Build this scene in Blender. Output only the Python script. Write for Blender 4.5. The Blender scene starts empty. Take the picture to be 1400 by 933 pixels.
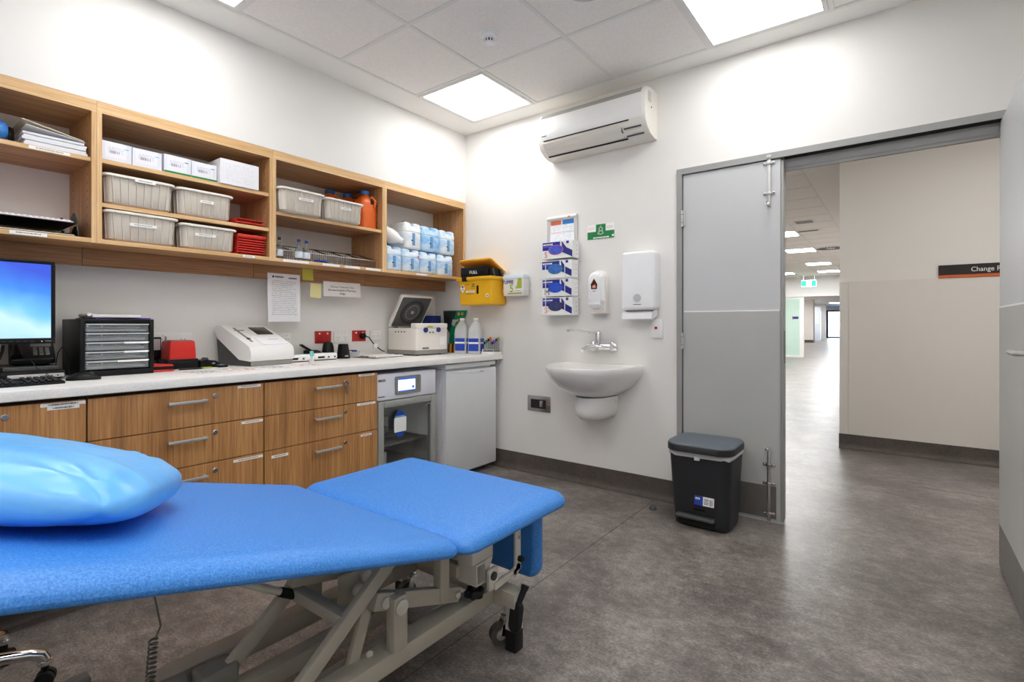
import bpy, bmesh, math, random
from mathutils import Matrix, Vector
random.seed(7)
PI = math.pi
scene = bpy.context.scene
COL = scene.collection

# ------------------------------------------------------------------ camera
cam_data = bpy.data.cameras.new('camera')
cam_data.sensor_width = 36.0
cam_data.lens = 701.6 / 1400 * 36.0
cam_data.shift_y = -22.8 / 1400
cam_data.clip_start = 0.02
cam_data.clip_end = 200
cam = bpy.data.objects.new('camera', cam_data)
COL.objects.link(cam)
cam.location = (2.906, -3.193, 1.118)
cam.rotation_euler = (PI / 2, 0, math.radians(37.13))
scene.camera = cam

# ------------------------------------------------------------------ world, exposure
world = bpy.data.worlds.new('world')
scene.world = world
world.use_nodes = True
bg = world.node_tree.nodes['Background']
bg.inputs[0].default_value = (0.80, 0.90, 1.0, 1)
bg.inputs[1].default_value = 14.0
scene.view_settings.view_transform = 'Standard'
scene.view_settings.look = 'None'
scene.view_settings.gamma = 1.0
scene.view_settings.use_curve_mapping = False
scene.view_settings.exposure = 0.20
ROOM_LAMP = 9.6        # emission of the ceiling panels in the room
HALL_LAMP = 44.0        # emission of the ceiling panels in the hall and lobby
CORRIDOR_FILL = 13.0     # emission of the added, unseen panels in the short corridor outside the door
scene.cycles.max_bounces = 10
scene.cycles.diffuse_bounces = 8
scene.cycles.caustics_reflective = False
scene.cycles.caustics_refractive = False
scene.cycles.sample_clamp_indirect = 6.0

# ------------------------------------------------------------------ materials
def lin(c):
    if isinstance(c, str):
        c = c.lstrip('#')
        c = tuple(int(c[i:i + 2], 16) / 255 for i in (0, 2, 4))
    return tuple(x / 12.92 if x <= 0.04045 else ((x + 0.055) / 1.055) ** 2.4 for x in c) + (1.0,)

class NT:
    def __init__(s, m):
        s.t = m.node_tree
        s.n = s.t.nodes
        s.l = s.t.links
        s.b = s.n.get('Principled BSDF')
    def new(s, kind, **kw):
        n = s.n.new(kind)
        for k, v in kw.items():
            setattr(n, k, v)
        return n
    def link(s, a, b):
        s.l.new(a, b)
    def coord(s, which='Object', scale=(1, 1, 1)):
        tc = s.new('ShaderNodeTexCoord')
        mp = s.new('ShaderNodeMapping')
        mp.inputs['Scale'].default_value = scale
        s.link(tc.outputs[which], mp.inputs['Vector'])
        return mp.outputs['Vector']
    def noise(s, vec, scale, detail=4, rough=0.55):
        n = s.new('ShaderNodeTexNoise')
        n.inputs['Scale'].default_value = scale
        n.inputs['Detail'].default_value = detail
        n.inputs['Roughness'].default_value = rough
        if vec is not None:
            s.link(vec, n.inputs['Vector'])
        return n.outputs['Fac']
    def ramp(s, fac, stops):
        r = s.new('ShaderNodeValToRGB')
        e = r.color_ramp.elements
        while len(e) < len(stops):
            e.new(0.5)
        for i, (p, c) in enumerate(stops):
            e[i].position = p
            e[i].color = lin(c) if len(c) != 4 or isinstance(c, str) else c
        s.link(fac, r.inputs['Fac'])
        return r.outputs['Color']
    def math(s, op, a, b=None):
        m = s.new('ShaderNodeMath', operation=op)
        for i, v in enumerate((a, b)):
            if v is None:
                continue
            if isinstance(v, (int, float)):
                m.inputs[i].default_value = v
            else:
                s.link(v, m.inputs[i])
        return m.outputs[0]
    def mix(s, fac, a, b):
        m = s.new('ShaderNodeMix', data_type='RGBA')
        for sock, v in ((m.inputs['Factor'], fac), (m.inputs['A'], a), (m.inputs['B'], b)):
            if isinstance(v, (int, float)):
                sock.default_value = v
            elif isinstance(v, (tuple, str)):
                sock.default_value = lin(v) if isinstance(v, str) or len(v) == 3 else v
            else:
                s.link(v, sock)
        return m.outputs['Result']
    def bump(s, h, strength, dist=0.002):
        b = s.new('ShaderNodeBump')
        b.inputs['Strength'].default_value = strength
        b.inputs['Distance'].default_value = dist
        s.link(h, b.inputs['Height'])
        s.link(b.outputs['Normal'], s.b.inputs['Normal'])

MATS = {}
def mat(name, col, rough=0.5, metal=0.0, spec=0.5, var=0.0, vscale=8.0, bump=0.0, bscale=200.0, alpha=1.0, trans=0.0, coat=0.0, emit=0.0, ior=1.45, sss=0.0):
    m = bpy.data.materials.new(name)
    m.use_nodes = True
    n = NT(m)
    b = n.b
    c = lin(col)
    b.inputs['Base Color'].default_value = c
    b.inputs['Roughness'].default_value = rough
    b.inputs['Metallic'].default_value = metal
    b.inputs['Specular IOR Level'].default_value = spec
    b.inputs['IOR'].default_value = ior
    b.inputs['Alpha'].default_value = alpha
    b.inputs['Transmission Weight'].default_value = trans
    b.inputs['Coat Weight'].default_value = coat
    if sss:
        b.inputs['Subsurface Weight'].default_value = sss
        b.inputs['Subsurface Radius'].default_value = (0.02, 0.02, 0.02)
    v = n.coord('Object')
    f = n.noise(v, vscale, 3)
    k = max(var, 0.015)
    dark = tuple(x * (1 - k) for x in c[:3]) + (1,)
    lite = tuple(min(1, x * (1 + k)) for x in c[:3]) + (1,)
    n.link(n.ramp(f, [(0.3, dark), (0.7, lite)]), b.inputs['Base Color'])
    if bump:
        n.bump(n.noise(n.coord('Object'), bscale, 2), bump, 0.001)
    if emit:
        b.inputs['Emission Color'].default_value = c
        b.inputs['Emission Strength'].default_value = emit
    MATS[name] = m
    return m

def wood(name, dark, mid, lite, axis='z', rough=0.45):
    m = bpy.data.materials.new(name)
    m.use_nodes = True
    n = NT(m)
    a, f = 0.9, 26.0
    sc = {'z': (f, f, a), 'y': (f, a, f), 'x': (a, f, f)}[axis]
    v = n.coord('Object', sc)
    n1 = n.noise(v, 1.0, 5, 0.62)
    sc2 = {'z': (150, 150, 4), 'y': (150, 4, 150), 'x': (4, 150, 150)}[axis]
    n2 = n.noise(n.coord('Object', sc2), 1.0, 3, 0.6)
    fac = n.math('ADD', n.math('MULTIPLY', n1, 0.5), n.math('MULTIPLY', n2, 0.5))
    n.link(n.ramp(fac, [(0.37, dark), (0.5, mid), (0.62, lite)]), n.b.inputs['Base Color'])
    n.b.inputs['Roughness'].default_value = rough
    n.bump(n2, 0.06, 0.0005)
    MATS[name] = m
    return m

def printed(name, base, ink, rows, h='y', v='z', dens=0.5, mx=0.08, my=0.1, flip=False, fine=34.0, thick=0.45, rough=0.6, alpha_ink=1.0):
    """paper with rows of small illegible print (rows run along object axis h, stacked along v, in generated coordinates)"""
    m = bpy.data.materials.new(name)
    m.use_nodes = True
    n = NT(m)
    tc = n.new('ShaderNodeTexCoord')
    sp = n.new('ShaderNodeSeparateXYZ')
    n.link(tc.outputs['Generated'], sp.inputs[0])
    H = sp.outputs['XYZ'.index(h.upper())]
    V = sp.outputs['XYZ'.index(v.upper())]
    rv = n.math('MULTIPLY', V, float(rows))
    line = n.math('GREATER_THAN', n.math('FRACT', rv), 1 - thick)
    row = n.math('FLOOR', rv)
    cx = n.new('ShaderNodeCombineXYZ')
    n.link(n.math('MULTIPLY', H, fine), cx.inputs[0])
    n.link(n.math('MULTIPLY', row, 7.31), cx.inputs[1])
    word = n.math('GREATER_THAN', n.noise(cx.outputs[0], 1.0, 1), 1 - dens)
    cy = n.new('ShaderNodeCombineXYZ')
    n.link(n.math('MULTIPLY', row, 3.77), cy.inputs[1])
    rowlen = n.math('LESS_THAN', H if not flip else n.math('SUBTRACT', 1.0, H), n.math('ADD', n.noise(cy.outputs[0], 2.0, 0), 0.42))
    a = n.math('MULTIPLY', n.math('GREATER_THAN', H, mx), n.math('LESS_THAN', H, 1 - mx))
    c = n.math('MULTIPLY', n.math('GREATER_THAN', V, my), n.math('LESS_THAN', V, 1 - my))
    fac = n.math('MULTIPLY', n.math('MULTIPLY', line, word), n.math('MULTIPLY', n.math('MULTIPLY', a, c), rowlen))
    fac = n.math('MULTIPLY', fac, alpha_ink)
    n.link(n.mix(fac, base, ink), n.b.inputs['Base Color'])
    n.b.inputs['Roughness'].default_value = rough
    MATS[name] = m
    return m

def barcode(name, base, ink, h='y', bars=26.0):
    m = bpy.data.materials.new(name)
    m.use_nodes = True
    n = NT(m)
    tc = n.new('ShaderNodeTexCoord')
    sp = n.new('ShaderNodeSeparateXYZ')
    n.link(tc.outputs['Generated'], sp.inputs[0])
    cx = n.new('ShaderNodeCombineXYZ')
    n.link(n.math('MULTIPLY', sp.outputs['XYZ'.index(h.upper())], bars), cx.inputs[0])
    f = n.math('GREATER_THAN', n.noise(cx.outputs[0], 1.0, 0), 0.5)
    n.link(n.mix(f, base, ink), n.b.inputs['Base Color'])
    MATS[name] = m
    return m

# ---- setting materials
mat('wall_paint', '#e6e4e0', 0.62, var=0.02, vscale=1.3, bump=0.05, bscale=260)
mat('wall_paint_cool', '#e4e4e3', 0.6, var=0.02, vscale=1.3)
mat('hall_paint', '#e3dfd9', 0.6, var=0.02, vscale=1.0)
mat('hall_panel', '#dcd7d0', 0.45, var=0.02, vscale=1.0)
mat('ceiling_paint', '#f2f0ec', 0.7, var=0.02, vscale=1.0)
mat('slab', '#bdbab6', 0.8)
mat('tee_white', '#e4e3e0', 0.5, var=0.02)
mat('door_grey', '#c4c5c6', 0.42, var=0.02, vscale=3, bump=0.03, bscale=300)
mat('door_grey_low', '#b2b3b0', 0.38, var=0.03, vscale=3)
mat('frame_grey', '#9a9a98', 0.4, var=0.02)
mat('kick_steel', '#6f6c68', 0.42, metal=0.35, var=0.06, vscale=20)
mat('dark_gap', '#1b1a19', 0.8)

def tile_material():
    m = bpy.data.materials.new('ceiling_tile_board')
    m.use_nodes = True
    n = NT(m)
    v = n.coord('Object')
    f = n.noise(v, 420, 2)
    g = n.noise(v, 60, 3)
    k = n.math('ADD', n.math('MULTIPLY', f, 0.7), n.math('MULTIPLY', g, 0.3))
    n.link(n.ramp(k, [(0.34, '#e3dfdb'), (0.52, '#f3f0ec')]), n.b.inputs['Base Color'])
    n.b.inputs['Roughness'].default_value = 0.85
    n.bump(f, 0.15, 0.001)
    MATS['tile'] = m
tile_material()

def vinyl_material(name, stops, rough=0.42):
    m = bpy.data.materials.new(name)
    m.use_nodes = True
    n = NT(m)
    v = n.coord('Object')
    big = n.noise(v, 2.6, 6, 0.62)
    mid = n.noise(n.coord('Object', (1.0, 1.35, 1)), 15, 8, 0.76)
    fine = n.noise(n.coord('Object', (0.9, 1.5, 1)), 90, 4, 0.75)
    k = n.math('ADD', n.math('MULTIPLY', big, 0.28), n.math('ADD', n.math('MULTIPLY', mid, 0.36), n.math('MULTIPLY', fine, 0.36)))
    n.link(n.ramp(k, stops), n.b.inputs['Base Color'])
    rr = n.new('ShaderNodeMapRange')
    rr.inputs['To Min'].default_value = rough - 0.06
    rr.inputs['To Max'].default_value = rough + 0.10
    n.link(mid, rr.inputs['Value'])
    n.link(rr.outputs[0], n.b.inputs['Roughness'])
    n.bump(fine, 0.05, 0.001)
    MATS[name] = m
vinyl_material('vinyl_floor', [(0.40, '#4e4845'), (0.475, '#68615d'), (0.53, '#807974'), (0.62, '#a69e98')], 0.31)
vinyl_material('vinyl_skirting', [(0.36, '#3f3834'), (0.5, '#524a45'), (0.64, '#665c56')], 0.5)
mat('weld', '#544d48', 0.6)

# ---- object materials
wood('wood_shelf', '#a0754a', '#b98a5d', '#cca070', 'y')
wood('wood_shelf_side', '#a0754a', '#b98a5d', '#cca070', 'z')
wood('wood_edge', '#c09763', '#d8b07d', '#e6c594', 'y')
wood('wood_edge_v', '#c09763', '#d8b07d', '#e6c594', 'z')
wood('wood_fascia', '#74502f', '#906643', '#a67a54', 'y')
wood('wood_drawer', '#93653b', '#b3804d', '#cb9962', 'z')
wood('wood_board', '#6a3f22', '#8a5630', '#9c6438', 'z')
mat('carcass', '#4a3b2e', 0.7)

def stone_material():
    m = bpy.data.materials.new('worktop_stone')
    m.use_nodes = True
    n = NT(m)
    f = n.noise(n.coord('Object'), 330, 2, 0.7)
    g = n.noise(n.coord('Object'), 12, 3)
    k = n.math('ADD', n.math('MULTIPLY', f, 0.95), n.math('MULTIPLY', g, 0.05))
    n.link(n.ramp(k, [(0.30, '#c2c0bc'), (0.38, '#e4e2de'), (0.6, '#f0eeeb')]), n.b.inputs['Base Color'])
    n.b.inputs['Roughness'].default_value = 0.28
    MATS['stone'] = m
stone_material()
mat('peg_black', '#2a1f16', 0.8)
mat('brushed', '#c6c5c3', 0.38, metal=0.6, var=0.04, vscale=40)
mat('steel', '#b9b7b3', 0.25, metal=1.0, var=0.04, vscale=30)
mat('chrome', '#e6e6e6', 0.08, metal=1.0)
mat('white_plastic', '#ececea', 0.35, var=0.01)
mat('warm_plastic', '#e4e0d8', 0.38, var=0.01)
mat('dispenser_white', '#eff0f2', 0.25, var=0.01)
mat('ceramic', '#f1f0ee', 0.10, coat=0.6, var=0.01)
mat('fridge_white', '#e8eaec', 0.3, var=0.01)
mat('incubator_white', '#e8eaf2', 0.32, var=0.01)
mat('grey_frame', '#a9aba6', 0.35, metal=0.2)
mat('grey_plastic', '#8b8983', 0.5, var=0.03)
mat('dark_grey_plastic', '#4b4d4d', 0.5, var=0.03)
mat('black_plastic', '#0d0d0e', 0.40, spec=0.3, var=0.05)
mat('black_gloss', '#0c0c0d', 0.2)
mat('bin_black', '#26282b', 0.45, var=0.05, vscale=30, bump=0.08, bscale=500)
mat('bin_lid', '#59626b', 0.42, var=0.03, vscale=30, bump=0.06, bscale=500)
mat('bin_bag', '#cfd0d0', 0.35, var=0.06, vscale=30)
mat('red_plastic', '#c8281f', 0.38, var=0.03)
mat('red_folder', '#d8382c', 0.5, var=0.06, vscale=20)
mat('red_dark', '#8e1f19', 0.6)
mat('red_outlet', '#b01c1c', 0.35)
mat('yellow_plastic', '#eeb51c', 0.38, var=0.03, sss=0.05)
mat('orange_plastic', '#dd641c', 0.4, var=0.05, sss=0.1)
mat('orange_inner', '#cf7a1c', 0.5)
mat('blue_cap', '#2f6fb8', 0.4)
mat('tub_grey', '#cdc5b9', 0.5, var=0.03)
mat('tub_rim', '#ece7dd', 0.45)
mat('paper', '#ecebe8', 0.7, var=0.015)
mat('paper_cool', '#dfe2ea', 0.7, var=0.02)
mat('manila', '#dcd2ba', 0.65, var=0.03)
mat('label_white', '#f2f1ef', 0.5)
mat('ink', '#24262b', 0.6)
mat('ink_soft', '#5a5c62', 0.6)
mat('ink_blue', '#232a7c', 0.5)
mat('white_ink', '#f4f4f2', 0.5)
mat('note_lime', '#c9c653', 0.7, var=0.03)
mat('note_yellow', '#ece3a4', 0.7, var=0.03)
mat('green_sign', '#118042', 0.45)
mat('pink_soft', '#e0b9ae', 0.6)
mat('glove_navy', '#22288e', 0.45)
mat('glove_arm', '#262c80', 0.5)
mat('oval_violet', '#4a5cc8', 0.4, var=0.25, vscale=60)
mat('oval_blue', '#2a55c9', 0.4, var=0.15, vscale=60)
mat('oval_teal', '#3f6fc0', 0.4, var=0.25, vscale=60)
mat('oval_dark', '#34406e', 0.4, var=0.4, vscale=60)
mat('ring_pink', '#c06f8e', 0.5)
mat('ring_green', '#2f8f84', 0.5)
mat('orange_ink', '#e2642a', 0.5)
mat('lime_ink', '#a8b53c', 0.5)
mat('poster_red', '#d46b45', 0.5)
mat('poster_blue', '#2f7fc4', 0.5)
mat('bed_frame', '#b3aea0', 0.42, var=0.03, vscale=15)
mat('bed_bracket', '#d3d0c6', 0.4, var=0.02)
mat('rubber', '#121213', 0.6, var=0.06)
mat('wheel_grey', '#4a4744', 0.5)
mat('cable_grey', '#6f6d64', 0.5)
mat('glass_clear', '#eef3f3', 0.05, trans=1.0, alpha=0.45, ior=1.3)
mat('glass_bottle', '#cfd8d8', 0.08, trans=0.85, alpha=0.55, ior=1.3)
mat('acrylic_smoke', '#bfc4c8', 0.12, trans=0.4, alpha=0.55, ior=1.3)
mat('wire_dark', '#3c3733', 0.4, metal=0.5)
mat('wire_bright', '#c9c6c2', 0.3, metal=0.7)
mat('wire_white', '#e9e9e7', 0.35)
mat('milky', '#dfe7ef', 0.3, alpha=0.88, sss=0.2, var=0.02)
mat('milk_bottle', '#eef2f3', 0.25, alpha=0.52, var=0.02)
mat('sticker_blue', '#1f45ae', 0.4)
mat('wire_mid', '#8c8883', 0.35, metal=0.6)
mat('teal_plastic', '#6fc3c4', 0.4)
mat('pack_green', '#0c7a54', 0.4, var=0.1, vscale=20)
mat('pack_dark', '#1f2a2b', 0.4, var=0.2, vscale=20)
mat('pack_gold', '#d6932c', 0.4)
mat('box_navy', '#17296f', 0.5)
mat('amber', '#5a2a12', 0.15)
mat('soap_pink', '#d99f94', 0.3)
mat('purple', '#6b3fa8', 0.4)
mat('lid_under', '#575756', 0.45)
mat('lid_ring', '#3a3a3a', 0.5)
mat('foil_grey', '#c4c5c6', 0.35, metal=0.3)
mat('exit_green', '#10a06a', 0.5, emit=1.2)
mat('exit_white', '#f4fbf6', 0.5, emit=2.0)
mat('door_black', '#20242a', 0.4)
mat('hall_cabinet', '#cfd9e6', 0.35)
mat('sign_black', '#241d1a', 0.45)
mat('sign_orange', '#c9602c', 0.45)
mat('outdoor', '#8fa6c4', 0.8)
mat('lamp_room', '#ffffff', 0.5, emit=ROOM_LAMP)
mat('lamp_hall', '#ffffff', 0.5, emit=HALL_LAMP)
mat('lamp_corridor', '#ffffff', 0.5, emit=CORRIDOR_FILL)
mat('screen_grey', '#3a322f', 0.15)

def glass(name, tint, alpha, rough=0.02):
    m = bpy.data.materials.new(name)
    m.use_nodes = True
    n = NT(m)
    tr = n.new('ShaderNodeBsdfTransparent')
    tr.inputs[0].default_value = lin(tint)
    gl = n.new('ShaderNodeBsdfGlossy')
    gl.inputs['Roughness'].default_value = rough
    fr = n.new('ShaderNodeFresnel')
    fr.inputs[0].default_value = 1.45
    k = n.math('ADD', n.math('MULTIPLY', fr.outputs[0], 0.6), 1 - alpha)
    mx = n.new('ShaderNodeMixShader')
    n.link(k, mx.inputs[0])
    n.link(tr.outputs[0], mx.inputs[1])
    n.link(gl.outputs[0], mx.inputs[2])
    n.link(mx.outputs[0], n.n['Material Output'].inputs['Surface'])
    MATS[name] = m
glass('pane_dark', '#f4f6f6', 0.985)
glass('pane_green', '#c4ebd8', 0.97)
mat('mint_glass', '#cfe9dc', 0.15, alpha=0.86)
glass('pane_clear', '#f4f8fa', 0.98)

def couch_vinyl():
    m = bpy.data.materials.new('couch_vinyl')
    m.use_nodes = True
    n = NT(m)
    v = n.coord('Object')
    f = n.noise(v, 260, 2, 0.7)
    g = n.noise(v, 700, 2, 0.7)
    k = n.math('ADD', n.math('MULTIPLY', f, 0.6), n.math('MULTIPLY', g, 0.4))
    n.link(n.ramp(k, [(0.32, '#2063b6'), (0.5, '#3883d6'), (0.68, '#5da2ea')]), n.b.inputs['Base Color'])
    n.b.inputs['Roughness'].default_value = 0.42
    n.b.inputs['Specular IOR Level'].default_value = 0.5
    n.bump(f, 0.25, 0.0012)
    MATS['couch_vinyl'] = m
couch_vinyl()

def pillow_film():
    m = bpy.data.materials.new('pillow_film')
    m.use_nodes = True
    n = NT(m)
    v = n.coord('Object')
    f = n.noise(v, 5, 4)
    n.link(n.ramp(f, [(0.3, '#57acf3'), (0.7, '#79c0f8')]), n.b.inputs['Base Color'])
    n.b.inputs['Roughness'].default_value = 0.30
    rg_ = n.new('ShaderNodeTexNoise', noise_type='RIDGED_MULTIFRACTAL')
    rg_.inputs['Scale'].default_value = 3.2
    rg_.inputs['Detail'].default_value = 2.5
    n.link(n.coord('Object', (1.0, 1.6, 1.0)), rg_.inputs['Vector'])
    hh = n.math('ADD', n.math('MULTIPLY', rg_.outputs['Fac'], 0.5), n.math('MULTIPLY', n.noise(n.coord('Object'), 7, 3), 0.8))
    n.bump(hh, 0.55, 0.014)
    MATS['pillow_film'] = m
pillow_film()

def screen_material():
    m = bpy.data.materials.new('screen_desktop')
    m.use_nodes = True
    n = NT(m)
    tc = n.new('ShaderNodeTexCoord')
    sp = n.new('ShaderNodeSeparateXYZ')
    n.link(tc.outputs['Generated'], sp.inputs[0])
    k = n.math('ADD', n.math('MULTIPLY', sp.outputs[2], 0.85), n.math('MULTIPLY', sp.outputs[1], 0.22))
    k = n.math('ADD', k, n.math('MULTIPLY', n.math('SUBTRACT', n.noise(n.coord('Generated', (1, 2, 1.2)), 1.6, 2), 0.5), 0.35))
    c = n.ramp(k, [(0.10, '#a8dcf4'), (0.36, '#c9eefb'), (0.50, '#7cccf6'), (0.72, '#3f8df0'), (1.0, '#3558dc')])
    n.link(c, n.b.inputs['Emission Color'])
    n.b.inputs['Emission Strength'].default_value = 1.0
    n.b.inputs['Base Color'].default_value = (0.01, 0.01, 0.02, 1)
    n.b.inputs['Roughness'].default_value = 0.3
    MATS['screen_desktop'] = m
screen_material()
mat('display_white', '#e8f0ff', 0.3, emit=0.75)
mat('display_blue', '#2a5fc4', 0.3, emit=0.6)

printed('print_label_y', '#f2f1ef', '#55575c', 1, 'y', 'z', dens=0.55, mx=0.16, my=0.30, thick=0.62, fine=46, alpha_ink=0.8)
printed('print_label_x', '#f2f1ef', '#55575c', 1, 'x', 'z', dens=0.55, mx=0.12, my=0.28, thick=0.66, fine=40, alpha_ink=0.8)
printed('print_letter', '#e9e9ec', '#9a9ca4', 26, 'y', 'z', dens=0.56, mx=0.12, my=0.14, thick=0.34, fine=60, alpha_ink=0.8)
printed('print_box', '#e8e9f0', '#7d83a8', 10, 'y', 'z', dens=0.5, mx=0.14, my=0.3, thick=0.4, fine=30, alpha_ink=0.6)
printed('print_box_faint', '#e9e8ec', '#c3c2ca', 11, 'y', 'z', dens=0.5, mx=0.14, my=0.12, thick=0.3, fine=30, alpha_ink=0.55)
printed('print_poster', '#eef0f3', '#9fb0c6', 20, 'x', 'z', dens=0.5, mx=0.12, my=0.05, thick=0.3, fine=40, alpha_ink=0.7)
printed('print_sheet', '#e9e8ea', '#7c7480', 9, 'y', 'x', dens=0.55, mx=0.06, my=0.06, thick=0.5, fine=10)
printed('print_sheet_red', '#ece8e8', '#c88a80', 6, 'y', 'x', dens=0.5, mx=0.06, my=0.06, thick=0.6, fine=7)
printed('print_sticker', '#f0f0ee', '#44464c', 5, 'x', 'z', dens=0.6, mx=0.06, my=0.08, thick=0.5, fine=12)
barcode('barcode_y', '#f0f0f4', '#2b2c52', 'y')
barcode('barcode_x', '#f0f0f0', '#2b2c30', 'x')
def striped():
    m = bpy.data.materials.new('striped_edge')
    m.use_nodes = True
    n = NT(m)
    sp = n.new('ShaderNodeSeparateXYZ')
    n.link(n.coord('Object'), sp.inputs[0])
    f = n.math('GREATER_THAN', n.math('FRACT', n.math('MULTIPLY', sp.outputs[1], 55.0)), 0.5)
    n.link(n.mix(f, '#ece9f0', '#e3aeb4'), n.b.inputs['Base Color'])
    MATS['striped_edge'] = m
striped()

# ------------------------------------------------------------------ mesh helpers
class MB:
    def __init__(s):
        s.bm = bmesh.new()
    def _take(s, verts, faces):
        vs = [s.bm.verts.new(v) for v in verts]
        out = []
        for f in faces:
            try:
                out.append(s.bm.faces.new([vs[i] for i in f]))
            except ValueError:
                pass
        return vs, out
    def box(s, x0, x1, y0, y1, z0, z1, bev=0.0, seg=2, M=None):
        V = [(x, y, z) for z in (z0, z1) for y in (y0, y1) for x in (x0, x1)]
        F = [(0, 2, 3, 1), (4, 5, 7, 6), (0, 1, 5, 4), (2, 6, 7, 3), (0, 4, 6, 2), (1, 3, 7, 5)]
        vs, fs = s._take(V, F)
        geom = set(vs)
        if bev > 0:
            es = list({e for f in fs for e in f.edges})
            r = bmesh.ops.bevel(s.bm, geom=es, offset=bev, segments=seg, affect='EDGES', profile=0.5)
            geom = {v for v in vs if v.is_valid} | set(r['verts'])
        if M is not None:
            bmesh.ops.transform(s.bm, matrix=M, verts=list(geom))
        return s
    def bar(s, p0, p1, w, h, bev=0.0, up=(0, 0, 1)):
        """a box from p0 to p1, w across, h along the up side"""
        p0, p1 = Vector(p0), Vector(p1)
        d = p1 - p0
        L = d.length
        d.normalize()
        u = Vector(up)
        sd = d.cross(u)
        if sd.length < 1e-5:
            sd = d.cross(Vector((1, 0, 0)))
        sd.normalize()
        u = sd.cross(d)
        M = Matrix((sd, d, u)).transposed().to_4x4()
        M.translation = p0
        return s.box(-w / 2, w / 2, 0, L, -h / 2, h / 2, bev, 2, M)
    def loft(s, rings, cap=True, closed=True):
        vs = [[s.bm.verts.new(p) for p in r] for r in rings]
        n = len(rings[0])
        for a, b in zip(vs, vs[1:]):
            for i in range(n if closed else n - 1):
                j = (i + 1) % n
                try:
                    s.bm.faces.new((a[i], a[j], b[j], b[i]))
                except ValueError:
                    pass
        if cap:
            for r in (list(reversed(vs[0])), vs[-1]):
                try:
                    s.bm.faces.new(r)
                except ValueError:
                    pass
        return s
    def cyl(s, p0, p1, r, r2=None, n=16):
        p0, p1 = Vector(p0), Vector(p1)
        d = (p1 - p0).normalized()
        a = d.orthogonal().normalized()
        b = d.cross(a)
        r2 = r if r2 is None else r2
        ring = lambda p, q: [p + (a * math.cos(t) + b * math.sin(t)) * q for t in [2 * PI * i / n for i in range(n)]]
        return s.loft([ring(p0, r), ring(p1, r2)])
    def tube(s, pts, r, n=8, cap=True, closed=False):
        pts = [Vector(p) for p in pts]
        rings = []
        prev = None
        m = len(pts)
        for i, p in enumerate(pts):
            if closed:
                d = (pts[(i + 1) % m] - pts[i - 1]).normalized()
            else:
                d = (pts[min(i + 1, m - 1)] - pts[max(i - 1, 0)]).normalized()
            if prev is None:
                a = d.orthogonal().normalized()
            else:
                a = (prev - d * prev.dot(d))
                a = a.normalized() if a.length > 1e-6 else d.orthogonal().normalized()
            prev = a
            b = d.cross(a)
            rr = r[i] if isinstance(r, (list, tuple)) else r
            rings.append([p + (a * math.cos(2 * PI * k / n) + b * math.sin(2 * PI * k / n)) * rr for k in range(n)])
        if closed:
            rings.append(rings[0])
        return s.loft(rings, cap and not closed)
    def lathe(s, prof, c=(0, 0, 0), axis='z', n=24):
        rings = []
        for r, h in prof:
            ring = []
            for k in range(n):
                t = 2 * PI * k / n
                a, b = r * math.cos(t), r * math.sin(t)
                p = {'z': (a, b, h), 'y': (a, h, -b), 'x': (h, a, b)}[axis]
                ring.append((c[0] + p[0], c[1] + p[1], c[2] + p[2]))
            rings.append(ring)
        return s.loft(rings)
    def prism(s, poly, axis, a, b):
        """poly: 2-D points (the two other axes in xyz order), extruded along axis from a to b"""
        def P(u, v, w):
            return {'x': (w, u, v), 'y': (u, w, v), 'z': (u, v, w)}[axis]
        return s.loft([[P(u, v, a) for u, v in poly], [P(u, v, b) for u, v in poly]])
    def pad(s, x0, x1, y0, y1, z0, z1, rc, re, n=6, M=None, crown=0.0, top=None):
        """a cushion-like block: corner radius rc in plan, edge radius re"""
        T = z1 - z0
        re = min(re, T / 2)
        before = set(s.bm.verts)
        rings = []
        steps = 5
        seq = []
        for k in range(steps + 1):
            t = -PI / 2 + (PI / 2) * k / steps
            seq.append((re * (1 - math.cos(t)), z0 + re + re * math.sin(t)))
        hx, vz = top if top else (re, re)
        for k in range(steps + 1 if not top else 9):
            t = (PI / 2) * k / (steps if not top else 8)
            seq.append((hx * (1 - math.cos(t)), z1 - vz + vz * math.sin(t)))
        if crown:
            seq.append((hx + 0.3 * min(x1 - x0, y1 - y0) / 2, z1 + crown))
        for ins, z in seq:
            rings.append([(x, y, z) for x, y in rrect(x0 + ins, x1 - ins, y0 + ins, y1 - ins, max(rc - ins, 0.002), n)])
        s.loft(rings)
        if M is not None:
            bmesh.ops.transform(s.bm, matrix=M, verts=[v for v in s.bm.verts if v not in before])
        return s
    def disc(s, c, r, axis, t, n=20, ry=None):
        """a thin disc (ellipse) of thickness t along axis"""
        ry = r if ry is None else ry
        poly = [(math.cos(2 * PI * k / n) * r, math.sin(2 * PI * k / n) * ry) for k in range(n)]
        i = {'x': (1, 2), 'y': (0, 2), 'z': (0, 1)}[axis]
        w = c['xyz'.index(axis)]
        return s.prism([(c[i[0]] + u, c[i[1]] + v) for u, v in poly], axis, w, w + t)
    def mesh(s, name, angle=35):
        bmesh.ops.recalc_face_normals(s.bm, faces=s.bm.faces)
        me = bpy.data.meshes.new(name)
        s.bm.to_mesh(me)
        s.bm.free()
        for p in me.polygons:
            p.use_smooth = True
        me.set_sharp_from_angle(angle=math.radians(angle))
        return me
    def build(s, name, material, parent=None, loc=None, rot=None, angle=35):
        me = s.mesh(name, angle)
        return add(name, me, material, parent, loc, rot)

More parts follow.
